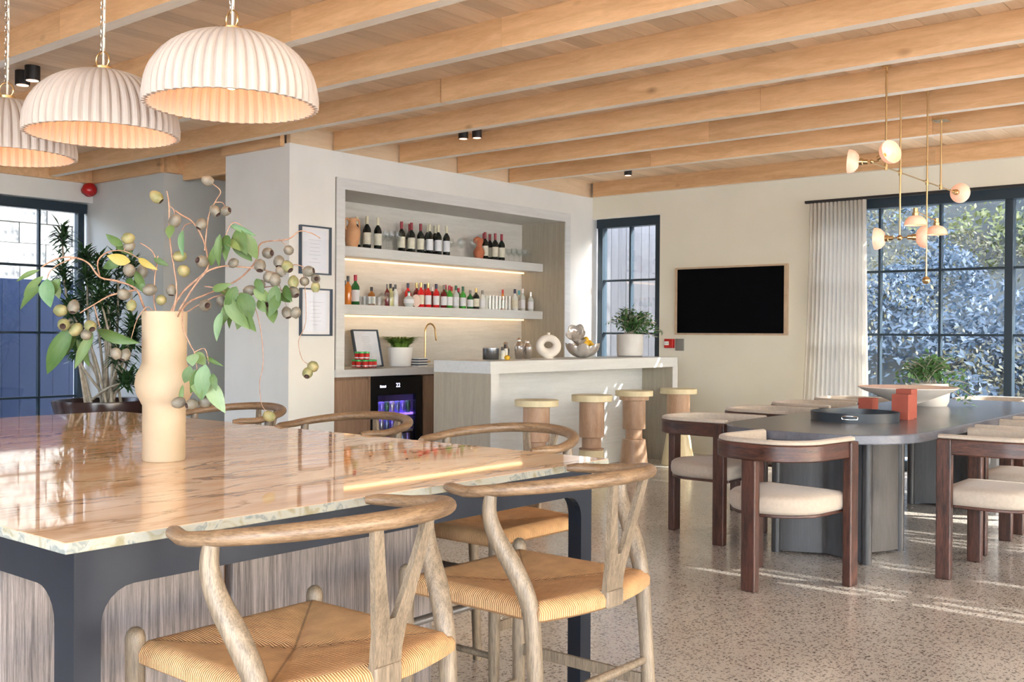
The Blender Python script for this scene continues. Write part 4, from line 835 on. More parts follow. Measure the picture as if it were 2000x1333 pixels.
def head(p, d, nm='shade'):
    """socket and half globe opening along d"""
    d = Vector(d).normalized(); q = d.to_track_quat('Z', 'Y').to_matrix().to_4x4(); q = Matrix.Translation(p) @ q
    m = MB(); m.T = q; m.lathe([(.006, 0), (.016, .002), (.016, .03), (.022, .034), (.022, .055), (.012, .06)], 18); s = m.build('socket', 'brass', ch, smooth=40)
    m = MB(); m.T = q; pr = [(.015, .052), (.045, .062), (.066, .082), (.074, .105), (.075, .12), (.071, .12), (.070, .105), (.062, .086), (.042, .068), (.012, .060)]
    m.lathe(pr, 28, cap=False); sh = m.build(nm, 'alab', ch, smooth=50)
    m = MB(); m.T = q; m.sphere((0, 0, .095), .014, 10, 8); m.build('bulb', 'bulb', ch, smooth=60)
P0 = Vector((0, at(6.50), 2.375)); rod((-.045, P0.y, P0.z), (.045, P0.y, P0.z), .004, 'arm'); head((-.022, P0.y, P0.z), (-1, -.25, .1)); head((.05, P0.y - .02, P0.z + .012), (1, -.55, .25))
MB().sphere(tuple(P0), .014).build('joint', 'brass', ch, smooth=60)
head((0, at(8.17), 2.37), (0.15, 1, 0))
P1 = Vector((0, at(7.02), 1.935)); rod((-.07, P1.y, P1.z), (.07, P1.y, P1.z), .004, 'arm'); head((-.042, P1.y, P1.z), (-1, -.1, 0)); head((.048, P1.y, P1.z), (1, .4, 0)); MB().sphere(tuple(P1), .019).build('joint', 'brass', ch, smooth=60)
rod((0, at(7.33), 2.145), (0, at(7.78), 2.115), .004, 'arm'); head((0, at(7.33), 2.165), (0, 0, -1)); head((0, at(7.78), 2.135), (0, 0, -1))
MB().sphere((0, at(7.565), 1.675), .028, 18, 12).build('ball_weight', 'brass', ch, smooth=60)

# ------------------------------------------------------------------ ceiling spotlights, alarms, wall fittings
def spots(name_lab, pts):
    t = thing('ceiling_spotlight', name_lab, 'lamp', (pts[0][0], pts[0][1], 0), 0, 'black ceiling spotlights')
    for (x_, y_, r) in pts:
        dx, dy = x_ - pts[0][0], y_ - pts[0][1]
        MB().lathe([(r, 2.935), (r, 3.03)], 24, (dx, dy, 0)).build('body', 'black', t, smooth=40)
        MB().lathe([(0, 2.933), (r * .8, 2.933), (r * .8, 2.9348), (0, 2.9348)], 20, (dx, dy, 0)).build('lens', 'spot', t, smooth=40)
spots('pair of black cylinder spotlights above the bar wall corner', [(-5.85, 6.62, .042), (-5.97, 6.58, .042)])
spots('pair of black cylinder spotlights between the two nearest pendants', [(-6.86, 3.31, .048), (-7.04, 3.33, .048)])
spots('single small black spotlight near the far window', [(-5.97, 9.13, .04)])
al_ = thing('alarm_sounder', 'round red alarm sounder high on the wall, left of the column', 'alarm', (XL + .005, 5.63, 2.765))
MB().lathe([(.045, 0), (.05, .02), (.05, .05)], 24).build('base', 'redp', al_, smooth=40).rotation_euler = (0, PI / 2, 0)
MB().lathe([(.055, .05), (.075, .075), (.07, .12), (.04, .15), (0, .155)], 24).build('dome', 'redp', al_, smooth=50).rotation_euler = (0, PI / 2, 0)
cp = thing('call_point', 'red fire alarm call point with a white centre on the cream wall', 'alarm', (-5.935, YB, 1.185))
MB().box(-.055, .055, -.045, -.001, -.05, .05).build('body', 'redp', cp, bevel=.004)
MB().box(-.05, .005, -.048, -.0455, -.018, .022).build('window', 'white', cp)
m = MB()
m.add([(-.040, -.0483, .010), (-.040, -.0483, -.006), (-.030, -.0483, .002), (-.005, -.0483, .010), (-.005, -.0483, -.006), (-.015, -.0483, .002), (-.0255, -.0483, .006), (-.0195, -.0483, .006), (-.0195, -.0483, -.002), (-.0255, -.0483, -.002)], [(0, 1, 2), (3, 5, 4), (6, 7, 8, 9)])
m.build('press_mark', 'dgrey', cp)
tag(MB().box(-.05, .05, -.016, 0, -.065, .065).build('wall_plate', 'grey', None, .003, loc=(-5.815, YB, 1.172)), 'flat grey plate beside the red call point', 'switch')

tv = thing('television', 'large black flat screen in a thin oak frame on the cream wall', 'television', (-5.207, YB, 1.645))
MB().box(-.62, .62, -.045, -.001, -.345, .345).build('screen', 'tv', tv)
for bx_ in ((-.65, -.621, -.05, 0, -.365, .365), (.621, .65, -.05, 0, -.365, .365), (-.6209, .6209, -.05, 0, -.365, -.346), (-.6209, .6209, -.05, 0, .346, .365)):
    MB().box(*bx_).build('frame', 'tvframe', tv)
def picture(lab, y0, y1, z0, z1):
    t = thing('picture_frame', lab, 'picture', (XW, (y0 + y1) / 2, (z0 + z1) / 2), 0, 'framed certificates on the white column')
    hy, hz_ = (y1 - y0) / 2, (z1 - z0) / 2; d = .032
    fm = M.setdefault('bluegrey', mat('blue grey frame', (.045, .07, .10), .4))
    for bx_ in ((0, d, -hy, -hy + .012, -hz_, hz_), (0, d, hy - .012, hy, -hz_, hz_), (0, d, -hy + .0121, hy - .0121, -hz_, -hz_ + .012), (0, d, -hy + .0121, hy - .0121, hz_ - .012, hz_)):
        MB().box(*bx_).build('frame', 'bluegrey', t)
    MB().box(.001, .006, -hy + .0122, hy - .0122, -hz_ + .0122, hz_ - .0122).build('mount', 'white', t)
    MB().box(.006, .008, -hy + .045, hy - .045, -hz_ + .035, hz_ - .035).build('paper', 'paper', t)
    m = MB(); r = random.Random(int(z0 * 100))
    for k in range(7): w_ = r.uniform(.03, .07); z = hz_ - .12 - k * .032; m.box(.008, .0085, -w_, w_, z, z + .003)
    m.build('print', 'print', t)
    MB().box(.024, .026, -hy + .0122, hy - .0122, -hz_ + .0122, hz_ - .0122).build('pane', 'pglass', t)
picture('upper framed certificate on the white wall left of the bar niche', 5.645, 5.982, 1.775, 2.188)
picture('lower framed certificate on the white wall left of the bar niche', 5.652, 5.996, 1.249, 1.655)

# ------------------------------------------------------------------ curtain
cr = thing('curtain', 'floor length sheer off white curtain left of the big window', 'curtain', (0, 0, 0))
vs = []; fs = []; nu = 168; nv = 8
for j in range(nv + 1):
    v = j / nv; z = lerp(.02, 2.585, v)
    for i in range(nu + 1):
        u = i / nu; x_ = lerp(-4.30 - .09 * (1 - v) ** 1.5, -3.715 - .02 * v + .03 * (1 - v), u); ph = u * 2 * PI * 14
        y_ = 9.84 + .048 * math.sin(ph) * (1 - .25 * v) + .01 * math.sin(3.1 * u + 4 * (1 - v)); vs.append((x_ + .010 * math.cos(ph), y_, z))
for j in range(nv):
    for i in range(nu): a = j * (nu + 1) + i; fs.append((a, a + 1, a + nu + 2, a + nu + 1))
m = MB(); m.add(vs, fs); m.build('drape', 'curt', cr, smooth=60)
MB().box(-4.34, XR - .05, 9.825, 9.865, 2.59, 2.615).build('rail', 'black', cr)
for i in range(15): MB().cyl(-4.29 + i * .041, 9.845, 2.578, 2.592, .006, n=8).build('glider', 'black', cr)

# ------------------------------------------------------------------ bottles and glasses on the bar shelves
SX = -7.42; Z1 = 2.0805; Z2 = 1.5405
bm_cache = {}
def bottle(name, label, y, z, H, r, glass, cap, lab=None, liquid=None, x=SX, group=None, shoulder=.58, capl=.22, neck=.30, lr=(.14, .46), cat='bottle'):
    key = (H, r, glass if isinstance(glass, str) else glass.name, cap if isinstance(cap, str) else cap.name, str(lab), shoulder, capl, neck, lr)
    t = thing(name, label, cat, (x, y, z), rng.uniform(-.5, .5), group)
    if key not in bm_cache:
        nr = r * neck if neck < 1 else .014; nr = max(.009, r * .36)
        b = MB().lathe([(r * .9, 0), (r, .006), (r, H * shoulder), (r * .8, H * (shoulder + .07)), (nr, H * (shoulder + .15)), (nr, H * .985)], 20).mesh('body', glass, 45)
        c = MB().lathe([(nr + .0015, H * (1 - capl)), (nr + .002, H), (nr * .6, H + .001)], 14).mesh('cap', cap, 40)
        l = MB().lathe([(r + .0006, H * lr[0]), (r + .0006, H * lr[1])], 20, cap=False).mesh('label', lab, 45) if lab else None
        bm_cache[key] = (b, c, l)
    b, c, l = bm_cache[key]
    obj('body', b, t); obj('cap', c, t)
    if l: obj('label', l, t)
    return t
k = SX / -7.45
def ys_(v): return v * (1 + (k - 1))
pos = ['first', 'second', 'third', 'fourth', 'fifth', 'sixth', 'seventh', 'eighth', 'ninth', 'tenth', 'eleventh', 'twelfth', 'thirteenth', 'fourteenth', 'fifteenth', 'sixteenth', 'seventeenth', 'eighteenth']
G1 = 'wine bottles on the top bar shelf'
def wine(ylist, cap, lab, H, where, r=.037):
    for i, (y, back) in enumerate(ylist):
        bottle('wine_bottle', 'dark wine bottle with %s capsule, %s from the left %s' % ({'capc': 'cream', 'capr': 'red'}[cap], pos[i], where), ys_(y), Z1, H, r, 'wineg', cap, lab, group=G1, x=SX - .10 if back else SX, shoulder=.60, capl=.24, lr=(.14, .50))
wine([(6.80, 1), (6.845, 0), (6.93, 1), (6.985, 0)], 'capc', 'lab1', .315, 'beside the clay jug')
wine([(7.306, 0), (7.40, 1), (7.445, 0), (7.52, 1), (7.576, 0)], 'capr', 'lab1', .305, 'in the middle cluster')
wine([(7.708, 0), (7.78, 1), (7.835, 0), (7.89, 1), (7.960, 0)], 'capc', 'lab2', .315, 'beside the middle red cluster')
wine([(8.573, 0), (8.67, 1), (8.745, 0), (8.77, 1), (8.855, 0)], 'capr', 'lab1', .30, 'beside the rust figure vase')
amph = thing('clay_jug', 'pale terracotta two handled jug at the left end of the top shelf', 'jug', (SX, ys_(6.655), Z1))
MB().lathe([(.045, 0), (.055, .02), (.072, .09), (.080, .14), (.074, .175), (.048, .205), (.036, .225), (.037, .25), (.050, .275), (.046, .278), (.033, .25), (.032, .225), (.06, .18), (.06, .10), (.04, .02)], 28, cap=False).build('body', 'terra', amph, smooth=50)
for s in (-1, 1): MB().tube(spline([(0, s * .042, .26), (0, s * .068, .272), (0, s * .088, .25), (0, s * .090, .20), (0, s * .074, .165)], 5), .009, 8).build('handle', 'terra', amph, smooth=60)
fv = thing('figure_vase', 'rust terracotta figure vase with a curled head, on the top shelf', 'vase', (SX, ys_(8.475), Z1))
MB().lathe([(.032, 0), (.048, .02), (.062, .065), (.055, .10), (.034, .13), (.032, .15), (.045, .18), (.050, .20), (.040, .225), (.0, .232)], 24).build('body', 'terra2', fv, smooth=60)
MB().tube(spline([(0, .01, .20), (0, -.03, .215), (0, -.062, .20), (0, -.072, .17)], 5), [.03] * 6 + [.024] * 5 + [.018] * 5, 12).build('curled_head', 'terra2', fv, smooth=60)
# stemware and tumblers
def wineglass(H, rb, y, z, x, lab, group, r_cup=None):
    key = ('wg', H, rb)
    if key not in bm_cache:
        bm_cache[key] = MB().lathe([(.030, 0), (.028, .003), (.004, .008), (.0035, H * .45), (.014, H * .50), (rb, H * .68), (rb * .98, H * .82), (rb * .82, H), (rb * .80, H), (rb * .95, H * .82), (rb * .96, H * .68), (.008, H * .52)], 20, cap=False).mesh('wine_glass', 'ware', 50)
    return tag(obj('wine_glass', bm_cache[key], None, loc=(x, y, z)), lab, 'glass', group)
def tumbler(H, r, y, z, x, lab, group):
    key = ('tb', H, r)
    if key not in bm_cache: bm_cache[key] = MB().lathe([(0, 0), (r * .85, 0), (r, H), (r - .002, H), (r * .83, .008), (0, .008)], 18, cap=False).mesh('tumbler', 'ware', 50)
    return tag(obj('tumbler', bm_cache[key], None, loc=(x, y, z)), lab, 'glass', group)
for i, y in enumerate((7.03, 7.07, 7.11, 7.15, 7.19, 7.23)): wineglass(.20, .038, ys_(y), Z1, SX + (.03 if i % 2 else -.06), '%s clear wine glass from the left, between the cream and red capped bottles' % pos[i], 'glasses on the top bar shelf')
for i, y in enumerate((8.08, 8.16, 8.25, 8.34)): wineglass(.20, .043, ys_(y), Z1, SX + (.04 if i % 2 else -.06), '%s clear balloon glass from the left, before the rust figure vase' % pos[i], 'glasses on the top bar shelf')
for i in range(9): wineglass(.155, .036, ys_(8.96 + i * .048), Z1, SX + (.05 if i % 2 else -.06), '%s small stemmed glass from the left at the right end of the top shelf' % pos[i], 'glasses on the top bar shelf')
for i in range(8): tumbler(.085, .034, ys_(6.76 + (i // 2) * .066), Z2, SX + (.05 if i % 2 else -.07), '%s tumbler from the left, next to the white label bottle on the lower shelf' % pos[i], 'glasses on the lower bar shelf')
for i in range(4): tumbler(.10, .040, ys_(7.045 + (i % 2) * .03 + (i // 2) * .04) if False else ys_(7.03), Z2 + .0, SX + .08, 'x', 'x') if False else None
for i in range(2): wineglass(.13, .045, ys_(7.02 + i * .062), Z2, SX + .07, ('left' if i == 0 else 'right') + ' wide coupe glass in front of the amber bottle on the lower shelf', 'glasses on the lower bar shelf')
for i in range(14): tumbler(.155, .027, ys_(8.60 + (i // 2) * .056), Z2, SX + (.05 if i % 2 else -.04), '%s tall glass from the left, between the clear spout bottle and the right end bottles' % pos[i], 'glasses on the lower bar shelf')
gz = lambda n, c, r=.1: mat(n, c, r, 0, .6, coat=.3)
M['g_orange'] = gz('orange liqueur', (.62, .20, .03)); M['g_white'] = mat('clear spirit bottle', (.50, .54, .53), .08, 0, .6); M['g_amber'] = gz('amber spirit', (.28, .10, .02)); M['g_dred'] = gz('dark red bottle', (.14, .01, .015))
M['g_red'] = gz('red aperitif', (.62, .015, .02)); M['g_yell'] = gz('straw yellow bottle', (.48, .46, .22)); M['g_green'] = gz('green bottle', (.05, .30, .04)); M['g_dgreen'] = gz('deep green bottle', (.012, .12, .03)); M['g_black'] = gz('black bottle', (.010, .014, .016)); M['g_pale'] = mat('frosted pale bottle', (.62, .64, .62), .3)
M['c_navy'] = mat('navy cap', (.02, .022, .07), .4); M['c_gold'] = mat('gold cap', (.55, .42, .18), .35, .7); M['c_crim'] = mat('crimson cap', (.42, .02, .06), .4); M['c_teal'] = mat('teal cap', (.06, .30, .36), .4); M['c_red'] = mat('bright red cap', (.50, .04, .03), .4); M['c_grey'] = mat('grey cap', (.22, .22, .19), .4); M['c_green'] = mat('green cap', (.01, .09, .04), .4)
G2 = 'spirit bottles on the lower bar shelf'
spirits = [  # y, H, r, glass, cap, label, words, back
 (6.597, .27, .034, 'g_orange', 'dgrey', None, 'orange liqueur bottle with a dark cap at the left end of the lower shelf', 0),
 (6.650, .235, .032, 'g_black', 'black', None, 'black bottle behind the orange one on the lower shelf', 1),
 (6.690, .285, .040, 'g_dgreen', 'c_crim', 'lab2', 'green necked bottle with white label and crimson cap near the left end', 0),
 (7.000, .185, .034, 'g_amber', 'black', 'lab1', 'squat amber bottle with a black stopper behind the coupe glasses', 1),
 (7.105, .215, .026, 'g_dred', 'c_grey', None, 'slim dark red bottle just right of the coupe glasses', 0),
 (7.150, .220, .030, 'g_yell', 'black', None, 'straw yellow bottle with a black cap, left of the white label one', 0),
 (7.215, .215, .030, 'g_pale', 'dgrey', 'lab2', 'frosted bottle with a long white label beside the straw yellow one', 0),
 (7.300, .195, .034, 'g_black', 'black', None, 'black bottle with a slim neck behind the round silver label flask', 1),
 (7.500, .245, .034, 'g_red', 'c_navy', None, 'red aperitif bottle at the left of the red cluster, beside the round plate', 1),
 (7.575, .250, .034, 'g_red', 'c_gold', 'lab1', 'red aperitif bottle with gold cap, second in the red cluster', 0),
 (7.625, .250, .034, 'g_dred', 'c_gold', None, 'dark red bottle with gold cap, third in the red cluster', 1),
 (7.680, .248, .034, 'g_red', 'c_gold', 'lab2', 'red bottle with gold cap and white label, middle of the red cluster', 0),
 (7.750, .245, .034, 'g_red', 'c_navy', None, 'bright red bottle with navy cap in the red cluster', 1),
 (7.800, .245, .034, 'g_red', 'c_navy', 'lab2', 'bright red bottle with navy cap and pale label', 0),
 (7.855, .22, .030, 'g_dred', 'white', None, 'dark red bottle with a white cap behind the pale label ones', 1),
 (7.915, .240, .034, 'g_dred', 'c_grey', 'lab2', 'dark red bottle with grey cap and violet white label, last of the red cluster', 0),
 (8.000, .238, .034, 'g_green', 'c_crim', 'lab2', 'bright green bottle with dull red cap, leftmost of the green cluster', 0),
 (8.055, .250, .034, 'g_green', 'c_crim', None, 'bright green bottle with tall crimson cap in the green cluster', 1),
 (8.100, .240, .034, 'g_white', 'c_green', 'lab2', 'clear bottle with green cap and white label among the green ones', 0),
 (8.150, .235, .034, 'g_yell', 'c_red', None, 'pale bottle with a reddish cap among the green ones', 1),
 (8.210, .235, .034, 'g_green', 'c_green', 'lab2', 'green bottle with dark green cap and white label', 0),
 (8.260, .225, .034, 'g_dgreen', 'c_crim', None, 'deep green bottle with crimson cap, right of the green cluster', 1),
 (8.325, .200, .034, 'g_dgreen', 'c_grey', 'lab2', 'short green bottle with a long pale label beside the black one', 0),
 (8.420, .225, .036, 'g_black', 'c_gold', 'lab1', 'black bottle with a gold pouring spout', 0),
 (8.525, .205, .034, 'g_pale', 'c_grey', 'lab2', 'clear white label bottle with pouring spout, left of the tall glasses', 0),
 (9.000, .235, .030, 'g_orange', 'c_red', 'lab1', 'peach coloured bottle with red cap behind the tall glasses', 1),
 (9.080, .240, .036, 'g_pale', 'c_navy', 'lab1', 'pale bottle with cream label and navy cap near the right end', 0),
 (9.185, .250, .030, 'g_white', 'white', 'lab2', 'clear bottle with a tall white cap near the right end', 0),
 (9.255, .235, .034, 'g_white', 'c_teal', 'lab2', 'clear patterned bottle with teal cap near the right end', 1),
 (9.330, .215, .034, 'g_white', 'chrome', 'lab2', 'clear bottle with silver cap at the right end of the lower shelf', 0)]
for y, H, r, g_, c_, l_, wds, bk in spirits:
    bottle('spirit_bottle', wds, ys_(y) if y < 9.1 else y, Z2, H, r, g_, c_, l_, group=G2, x=SX - .10 if bk else SX + .01, shoulder=.60, capl=.20, lr=(.12, .50))
flk = thing('round_flask', 'round flask with a silver label among the spirits', 'bottle', (SX + .04, ys_(7.375), Z2), 0, G2)
MB().lathe([(.035, 0), (.050, .03), (.052, .06), (.045, .09), (.014, .11), (.014, .14)], 22).build('body', 'g_white', flk, smooth=50)
MB().lathe([(.0525, .035), (.0535, .075)], 22, cap=False).build('label', 'lab2', flk, smooth=50); MB().cyl(0, 0, .14, .155, .017).build('cap', 'c_green', flk, smooth=40)
pt = thing('round_plate', 'small round pinkish plate propped beside the red bottles', 'plate', (SX + .06, ys_(7.45), Z2))
mm = MB(); mm.T = Matrix.Translation((0, 0, .063)) @ Matrix.Rotation(PI / 2, 4, 'Y'); mm.lathe([(0, 0), (.045, 0), (.062, .006), (.062, .009), (.045, .004), (0, .004)], 28, cap=False); mm.build('dish', mat('pinkish glaze', (.66, .52, .46), .3), pt, smooth=50)

# ------------------------------------------------------------------ things on the back worktop
WZ = .9505
jr = thing('glass_tray', 'low clear glass tray holding sweet jars at the left of the worktop', 'tray', (-7.22, 6.62, WZ))
MB().lathe([(0, 0), (.13, 0), (.14, .03), (.137, .03), (.127, .005), (0, .005)], 30, cap=False).build('tray', 'ware', jr, smooth=40)
jb = MB().lathe([(.020, 0), (.026, .006), (.026, .05), (.022, .056)], 16).mesh('jar_body', mat('red jelly', (.60, .03, .03), .15), 40)
jc = MB().lathe([(.024, .056), (.026, .058), (.026, .070), (.022, .073)], 16).mesh('lid', mat('green lid', (.03, .42, .10), .3), 40)
jl = MB().lathe([(.0265, .012), (.0265, .022)], 16, cap=False).mesh('label', 'lab2', 40)
js = [(-.06, -.08, 0), (0, -.085, 0), (.055, -.05, 0), (.06, .01, 0), (.05, .065, 0), (0, .09, 0), (-.05, .03, 0), (.0, .0, 0), (.02, -.065, .074), (-.03, -.07, .074), (.025, -.005, .074)]
for i, (a, b_, c_) in enumerate(js):
    t = thing('sweet_jar', ('%s red jar with a green lid, counted from the left in the glass tray' % pos[i]) if c_ == 0 else '%s red jar with a green lid in the upper layer of the glass tray pile' % pos[i - 8], 'jar', (-7.22 + a, 6.62 + b_, WZ + .006 + c_), 0, 'red jars in the glass tray')
    obj('body', jb, t); obj('lid', jc, t); obj('label', jl, t)
lf = thing('picture_frame', 'dark framed menu leaning against the niche back', 'picture', (-7.33, 6.80, WZ))
q = Matrix.Rotation(math.radians(-14), 4, 'Y')
def lfb(nm, mt, *b_): m = MB(); m.T = q; m.box(*b_); m.build(nm, mt, lf)
lfb('frame', 'bluegrey', -.03, 0, -.165, -.153, .008, .37); lfb('frame', 'bluegrey', -.03, 0, .153, .165, .008, .37); lfb('frame', 'bluegrey', -.03, 0, -.1529, .1529, .008, .02); lfb('frame', 'bluegrey', -.03, 0, -.1529, .1529, .358, .37)
lfb('paper', 'paper', -.02, -.015, -.1525, .1525, .0205, .3575)
m = MB(); m.T = q
for i in range(12): w_ = (.045, .05, .06, .04)[i % 4]; m.box(-.015, -.0143, -w_, w_, .30 - i * .02, .304 - i * .02)
m.build('print', 'print', lf); lfb('pane', 'pglass', -.006, -.004, -.1525, .1525, .0205, .3575)
def grass_pot(name, lab, cat, loc, pot, leaf, seed, n, spread, h, lw, droop, soilr, soilz, nm='foliage', side=0):
    t = thing(name, lab, cat, loc); pot(t)
    MB().lathe([(0, 0), (soilr, 0), (soilr, .01), (0, .012)], 20, (0, 0, soilz)).build('soil', 'soil', t)
    r = random.Random(seed); vs = []; fs = []
    for _ in range(n):
        a = r.uniform(0, 2 * PI); L = h * r.uniform(.5, 1.1); o0 = r.uniform(0, soilr * .8)
        P = Vector((o0 * math.cos(a), o0 * math.sin(a), soilz + .01)); d = Vector((math.cos(a) * spread, math.sin(a) * spread + side, 1)).normalized(); w_ = d.cross(Vector((0, 0, 1))).normalized() if d.z < .99 else Vector((1, 0, 0))
        pv = None
        for k in range(5):
            ww = lw * math.sin(PI * (k + .6) / 5.2); i0 = len(vs); vs += [P - w_ * ww, P + w_ * ww]
            if pv is not None: fs.append((pv, pv + 1, i0 + 1, i0))
            pv = i0; P = P + d * L / 4; d = (d + Vector((math.cos(a) * .25, math.sin(a) * .25, -droop))).normalized()
    m = MB(); m.add(vs, fs); o = obj(nm, m.mesh(nm, leaf), t); o['kind'] = 'stuff'; return t
grass_pot('potted_plant', 'small spider plant in a white pot on the back worktop', 'plant', (-7.30, 7.15, WZ), lambda t: MB().lathe([(.085, 0), (.105, .005), (.125, .19), (.118, .19), (.10, .16), (0, .16)], 30, cap=False).build('pot', 'white', t, smooth=40), 'fern', 11, 300, .30, .23, .010, .42, .105, .16)
st = thing('menu_stack', 'stack of dark edged white menus beside the spider plant', 'menus', (-7.22, 7.335, WZ))
for i in range(7): MB().box(-.05, .05, -.065, .065, 0, .0115).build('menu', 'white' if i % 2 == 0 else 'bluegrey', st, loc=(0, rng.uniform(-.002, .002), i * .0125 + .0))
ft = thing('faucet', 'slender brass gooseneck faucet on the back worktop', 'faucet', (-7.42, 7.62, WZ))
MB().cyl(0, 0, 0, .045, .022, n=20).build('base', 'brass', ft, smooth=40)
pts = [(0, 0, .04), (0, 0, .34)] + [(0, .075 - .075 * math.cos(PI * k_ / 12), .34 + .085 * math.sin(PI * k_ / 12)) for k_ in range(1, 13)] + [(0, .155, .30), (0, .165, .255)]
MB().tube(pts, .0095, 12).build('spout', 'brass', ft, smooth=60)
MB().tube([(0, .02, .03), (.0, .075, .04)], [.010, .008], 10).build('lever', 'brass', ft, smooth=60)
tag(MB().box(-7.49, -7.12, 7.72, 8.2, .9505, .956).build('sink_rim', 'chrome', None, .002), 'flush steel sink rim right of the faucet', 'sink')

# ------------------------------------------------------------------ things on the bar island
BZ = 1.0535; BX = -5.86
ib = thing('ice_bucket', 'dark ribbed metal ice bucket at the left end of the bar top', 'bucket', (BX, 6.83, BZ))
MB().lathe([(.068, 0), (.07, .004), (.072, .10), (.068, .10), (.066, .008), (0, .008)], 36, cap=False, flute=lambda i, j: .015 if i % 2 else 0).build('bucket', mat('dark steel', (.16, .17, .18), .2, .9), ib, smooth=30)
MB().tube([(.072 * math.cos(a), .072 * math.sin(a), .10) for a in [k_ * PI / 14 for k_ in range(28)]], .003, 6, closed=True).build('rim', 'chrome', ib, smooth=60)
tag(MB().sphere((0, 0, .022), .024, 14, 10, (1, 1.2, .9)).build('lemon', 'lemon', None, smooth=60, loc=(-5.60, 6.74, BZ)), 'single lemon at the front left of the bar top', 'lemon')
for i, (y, lab, H) in enumerate(((6.985, 'small clear bitters bottle right of the ice bucket', .11), (7.06, 'taller clear bitters bottle with a dark dropper', .13))):
    t = bottle('bitters_bottle', lab, y, BZ, H, .024, 'g_pale', 'black', 'lab1', x=BX - .03 * i, group='bitters bottles on the bar top', capl=.28)
def shaker(y, lab, H, x=BX):
    t = thing('cocktail_shaker', lab, 'shaker', (x, y, BZ), 0, 'steel cocktail shakers on the bar top')
    MB().lathe([(.030, 0), (.034, .004), (.042, H * .55), (.043, H * .60)], 24).build('cup', 'chrome', t, smooth=50)
    MB().lathe([(.0435, H * .60), (.042, H * .66), (.022, H * .80), (.020, H * .84)], 24).build('strainer', 'chrome', t, smooth=50)
    MB().lathe([(.021, H * .84), (.021, H * .94), (.012, H), (0, H)], 20).build('cap', 'chrome', t, smooth=50)
shaker(7.215, 'polished steel cocktail shaker, left one beside the bitters', .19); shaker(7.335, 'polished steel cocktail shaker next to the ring vase', .175)
shaker(7.17, 'small steel jigger shaker behind the left shaker', .15, BX - .12)
tag(MB().box(-.09, .09, -.17, .17, 0, .006).build('bar_mat', 'chrome', None, .002, loc=(BX - .02, 7.15, BZ - .0003)), 'thin steel mat under the shakers', 'mat') if False else None
dv = thing('ring_vase', 'cream ceramic ring vase with a round hole, on the bar top', 'vase', (BX, 7.645, BZ), math.radians(38))
ring = [(.078 * math.cos(a) * 1.0, 0, .117 + .070 * math.sin(a)) for a in [k_ * 2 * PI / 40 for k_ in range(40)]]
MB().tube(ring, [.034 + .012 * (1 - math.sin(k_ * 2 * PI / 40)) * .5 for k_ in range(40)], 16, closed=True).build('body', 'cream', dv, smooth=60)
MB().lathe([(.024, .195), (.014, .215), (.016, .235), (.019, .238), (.012, .236)], 18, cap=False).build('neck', 'cream', dv, smooth=60)
MB().lathe([(0, 0), (.05, 0), (.046, .012), (0, .014)], 20).build('foot', 'cream', dv, smooth=40)
# clam shell bowl of lemons with a smaller shell on top
sb = thing('shell_bowl', 'silvery clam shell bowl holding lemons on the bar top', 'bowl', (BX, 8.19, BZ))
def clam(R, H, th, lobes=7, wav=.22):
    vs = []; fs = []; nr = 9; na = 56
    for side, sg in (('o', 0), ('i', 1)):
        for j in range(nr + 1):
            v = j / nr
            for i in range(na):
                a = 2 * PI * i / na; lob = 1 + wav * v * abs(math.cos(lobes * a / 2)) - wav * .5 * v; r_ = R * (math.sin(v * PI / 2)) * lob - sg * th * (v > 0); z = H * v ** 2.0 + sg * th * (1 - v) + .12 * H * v * math.cos(lobes * a)
                vs.append((r_ * math.cos(a), r_ * math.sin(a), max(z, 0) if not sg else max(z, th * .7)))
    o2 = (nr + 1) * na
    for o, fl_ in ((0, 0), (o2, 1)):
        for j in range(nr):
            for i in range(na):
                k_ = (i + 1) % na; f = (o + j * na + i, o + j * na + k_, o + (j + 1) * na + k_, o + (j + 1) * na + i); fs.append(f)
    for i in range(na): k_ = (i + 1) % na; fs.append((nr * na + i, nr * na + k_, o2 + nr * na + k_, o2 + nr * na + i))
    return vs, fs
v_, f_ = clam(.155, .125, .008); m = MB(); m.add(v_, f_); m.build('lower_shell', 'shell', sb, smooth=50)
m = MB(); m.T = Matrix.Translation((-.03, -.05, .205)) @ Matrix.Rotation(math.radians(55), 4, 'X') @ Matrix.Rotation(.3, 4, 'Y'); v_, f_ = clam(.09, .07, .006, 5); m.add(v_, f_); m.build('upper_shell', 'shell', sb, smooth=50)
m = MB(); m.T = Matrix.Translation((-.02, -.06, .13)) @ Matrix.Rotation(math.radians(20), 4, 'Y'); v_, f_ = clam(.07, .07, .006, 5); m.add(v_, f_); m.build('middle_shell', 'shell', sb, smooth=50)
lemm = MB().lathe([(0, -.040), (.006, -.036), (.020, -.026), (.029, 0), (.020, .026), (.006, .036), (0, .040)], 16).mesh('lemon', 'lemon', 60)
for i, (a, b_, c_, w_) in enumerate(((.06, -.02, .135, 'left yellow lemon at the front of the shell bowl'), (.045, .05, .14, 'middle orange yellow lemon in the shell bowl'), (.0, .085, .135, 'right lemon in the shell bowl'), (.03, .015, .175, 'topmost lemon heaped in the shell bowl'), (.085, .03, .115, 'lowest lemon at the near rim of the shell bowl'))):
    o = obj('lemon', lemm, None, loc=(BX + a, 8.19 + b_, BZ + c_)); o.rotation_euler = (1.2 + i, .4 * i, i); tag(o, w_, 'lemon', 'lemons in the shell bowl')
